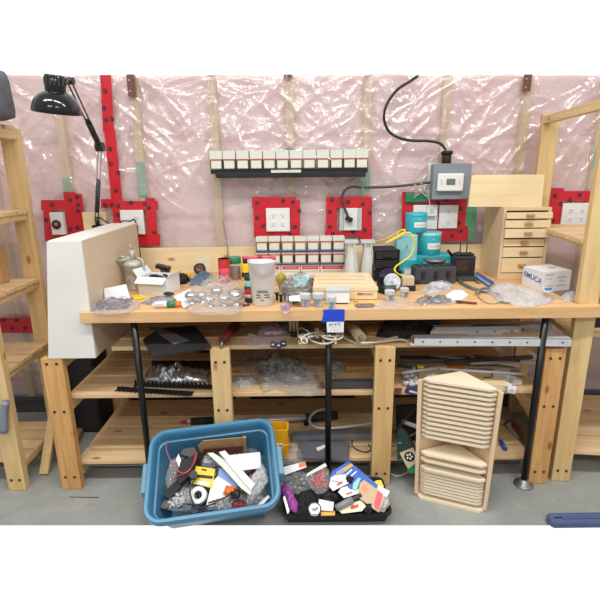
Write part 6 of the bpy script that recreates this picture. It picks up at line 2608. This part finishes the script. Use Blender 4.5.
bag('clear_bag', [(376, 510), (381, 497), (389, 496), (390, 504), (384, 512)], tr(.02), .02, 'bagmilk', 'clear bag at the far tray corner beside the sandpaper pack', 'bag', ('flyer', .7), 107)
slab_thing('flyer', [(337, 509), (346, 504), (361, 500), (366, 506), (362, 511), (342, 513.5)], tr(.034), .003, 'flyer', 'pale yellow flyer with red print at the tray front', 'flyer',
           [('red_print', [(350, 508), (352, 505), (356, 505.5), (358, 503.5), (358.5, 507), (352, 509.5)], .0006, 'redink')])
t = thing('utility_tool', 'grey hand tool lying in the tray above the pale flyer', 'tool', hit(348, 502, tr(.03)))
o = t.location
m = MB()
p, q = hit(336, 508, tr(.05)), hit(361, 495, tr(.05))
m.cyl(p - o, p * .35 + q * .65 - o, .013, 0, 14, .015)
m.build('grip', 'grey', t)
m = MB()
m.cyl(p * .35 + q * .65 - o, q - o, .009, 0, 12)
m.build('blade', 'dkgrey', t)
slab('white_card', [(318, 510), (319, 499), (334, 502), (333, 511)], tr(.034), .003, 'paper', 'blank white card at the tray front beside the silver lid', 'card')
slab('yellow_stick', [(321, 515.5), (321, 511.5), (335, 511), (335, 515)], tr(.02), .008, 'ochre', 'short yellow stick at the tray front edge beside the silver lid', 'stick')
bag('black_part', [(320, 498), (326, 491), (338, 494), (340, 500), (330, 502)], tr(.03), .02, 'black', 'black molded part below the bag of red parts in the tray', 'part', None, 108)
bag('black_part', [(364, 511), (366, 503), (372, 503), (374, 509), (370, 513)], tr(.03), .018, 'black', 'small black part between the flyer and the sandpaper pack', 'part', None, 109)
pl = tr(.04)
c = hit(314.5, 509.5, pl)
ro = (hit(321, 509.5, pl) - c).length
t = thing('silver_disc', 'round silver lid at the front edge of the black tray', 'lid', c, frame_of(pl))
m = MB()
m.lathe([(0, 0), (ro, 0), (ro, .01), (ro * .9, .013), (ro * .82, .008), (0, .008)], 30, 0, None, False)
m.build('body', 'chrome', t)
m = MB()
m.box((.003, -.002, .0085), (ro * 1.0, ro * .5, .001), 0, Matrix.Rotation(.3, 3, 'Z'))
m.build('label', 'grey', t)

# slate blue bin edge in the corner of the picture
a, b = onz(545, 512.5, .035), onz(603, 510.5, .035)
w = (b - a).length + .12
t = thing('blue_tray', 'slate blue plastic lid lying on the floor in front of the tall unit', 'lid', ((a.x + b.x) / 2 + .06, a.y - .03, .001))
m = MB()
m.shell(w, .062, .022, [(.006, 0), (0, .006), (0, .026), (.004, .034), (.014, .036), (.018, .032), (.03, .032)], 0, 5)
m.build('body', 'toteblue2', t)
m = MB()
m.box((0, 0, .0335), (w * .7, .02, .003), 0, None, .001)
m.build('rib', 'toteblue2', t)

# ================================================================== light
w = bpy.data.worlds.new('white_ambient')  # added ambient: plain white ahead, dimmer floor and ceiling levels behind
S.world = w
w.use_nodes = True
nt = w.node_tree
nt.nodes.clear()
out = nt.nodes.new('ShaderNodeOutputWorld')
bg = nt.nodes.new('ShaderNodeBackground')
tc = nt.nodes.new('ShaderNodeTexCoord')
sx = nt.nodes.new('ShaderNodeSeparateXYZ')
nt.links.new(tc.outputs['Generated'], sx.inputs[0])
m1 = nt.nodes.new('ShaderNodeMapRange')
m1.inputs['From Min'].default_value = -.35
m1.inputs['From Max'].default_value = .45
m1.inputs['To Min'].default_value = FLOOR_GLOW
m1.inputs['To Max'].default_value = CEIL_GLOW
nt.links.new(sx.outputs['Z'], m1.inputs['Value'])
m2 = nt.nodes.new('ShaderNodeMapRange')
m2.inputs['From Min'].default_value = .1
m2.inputs['From Max'].default_value = .35
m2.inputs['To Min'].default_value = 0
m2.inputs['To Max'].default_value = 1
nt.links.new(sx.outputs['Y'], m2.inputs['Value'])
mx = nt.nodes.new('ShaderNodeMix')
mx.data_type = 'FLOAT'
nt.links.new(m2.outputs[0], mx.inputs[0])
nt.links.new(m1.outputs[0], mx.inputs[2])
mx.inputs[3].default_value = 1.2
bg.inputs['Color'].default_value = (1, 1, 1, 1)
nt.links.new(mx.outputs[0], bg.inputs['Strength'])
nt.links.new(bg.outputs[0], out.inputs[0])

for i, (x, y, e) in enumerate(((-1.5, .9, 1), (.0, .9, 1), (1.5, .9, 1), (-1.2, -1.6, 1.3), (1.2, -1.6, 1.3))):
    ld = bpy.data.lights.new('ceiling_tube', 'AREA')
    ld.shape = 'RECTANGLE'
    ld.size = 1.25
    ld.size_y = .16
    ld.energy = LAMP * e
    ld.color = (1, .975, .95)
    lo_ = bpy.data.objects.new('ceiling_tube', ld)
    lo_.location = (x, y, 3.3)
    COL.objects.link(lo_)

S.view_settings.view_transform = 'Standard'
S.view_settings.look = 'None'
S.view_settings.exposure = EXPO
S.view_settings.gamma = 1
S.view_settings.use_curve_mapping = False
S.cycles.use_denoising = True
S.cycles.max_bounces = 8
S.cycles.transparent_max_bounces = 16
S.cycles.caustics_reflective = False
S.cycles.caustics_refractive = False
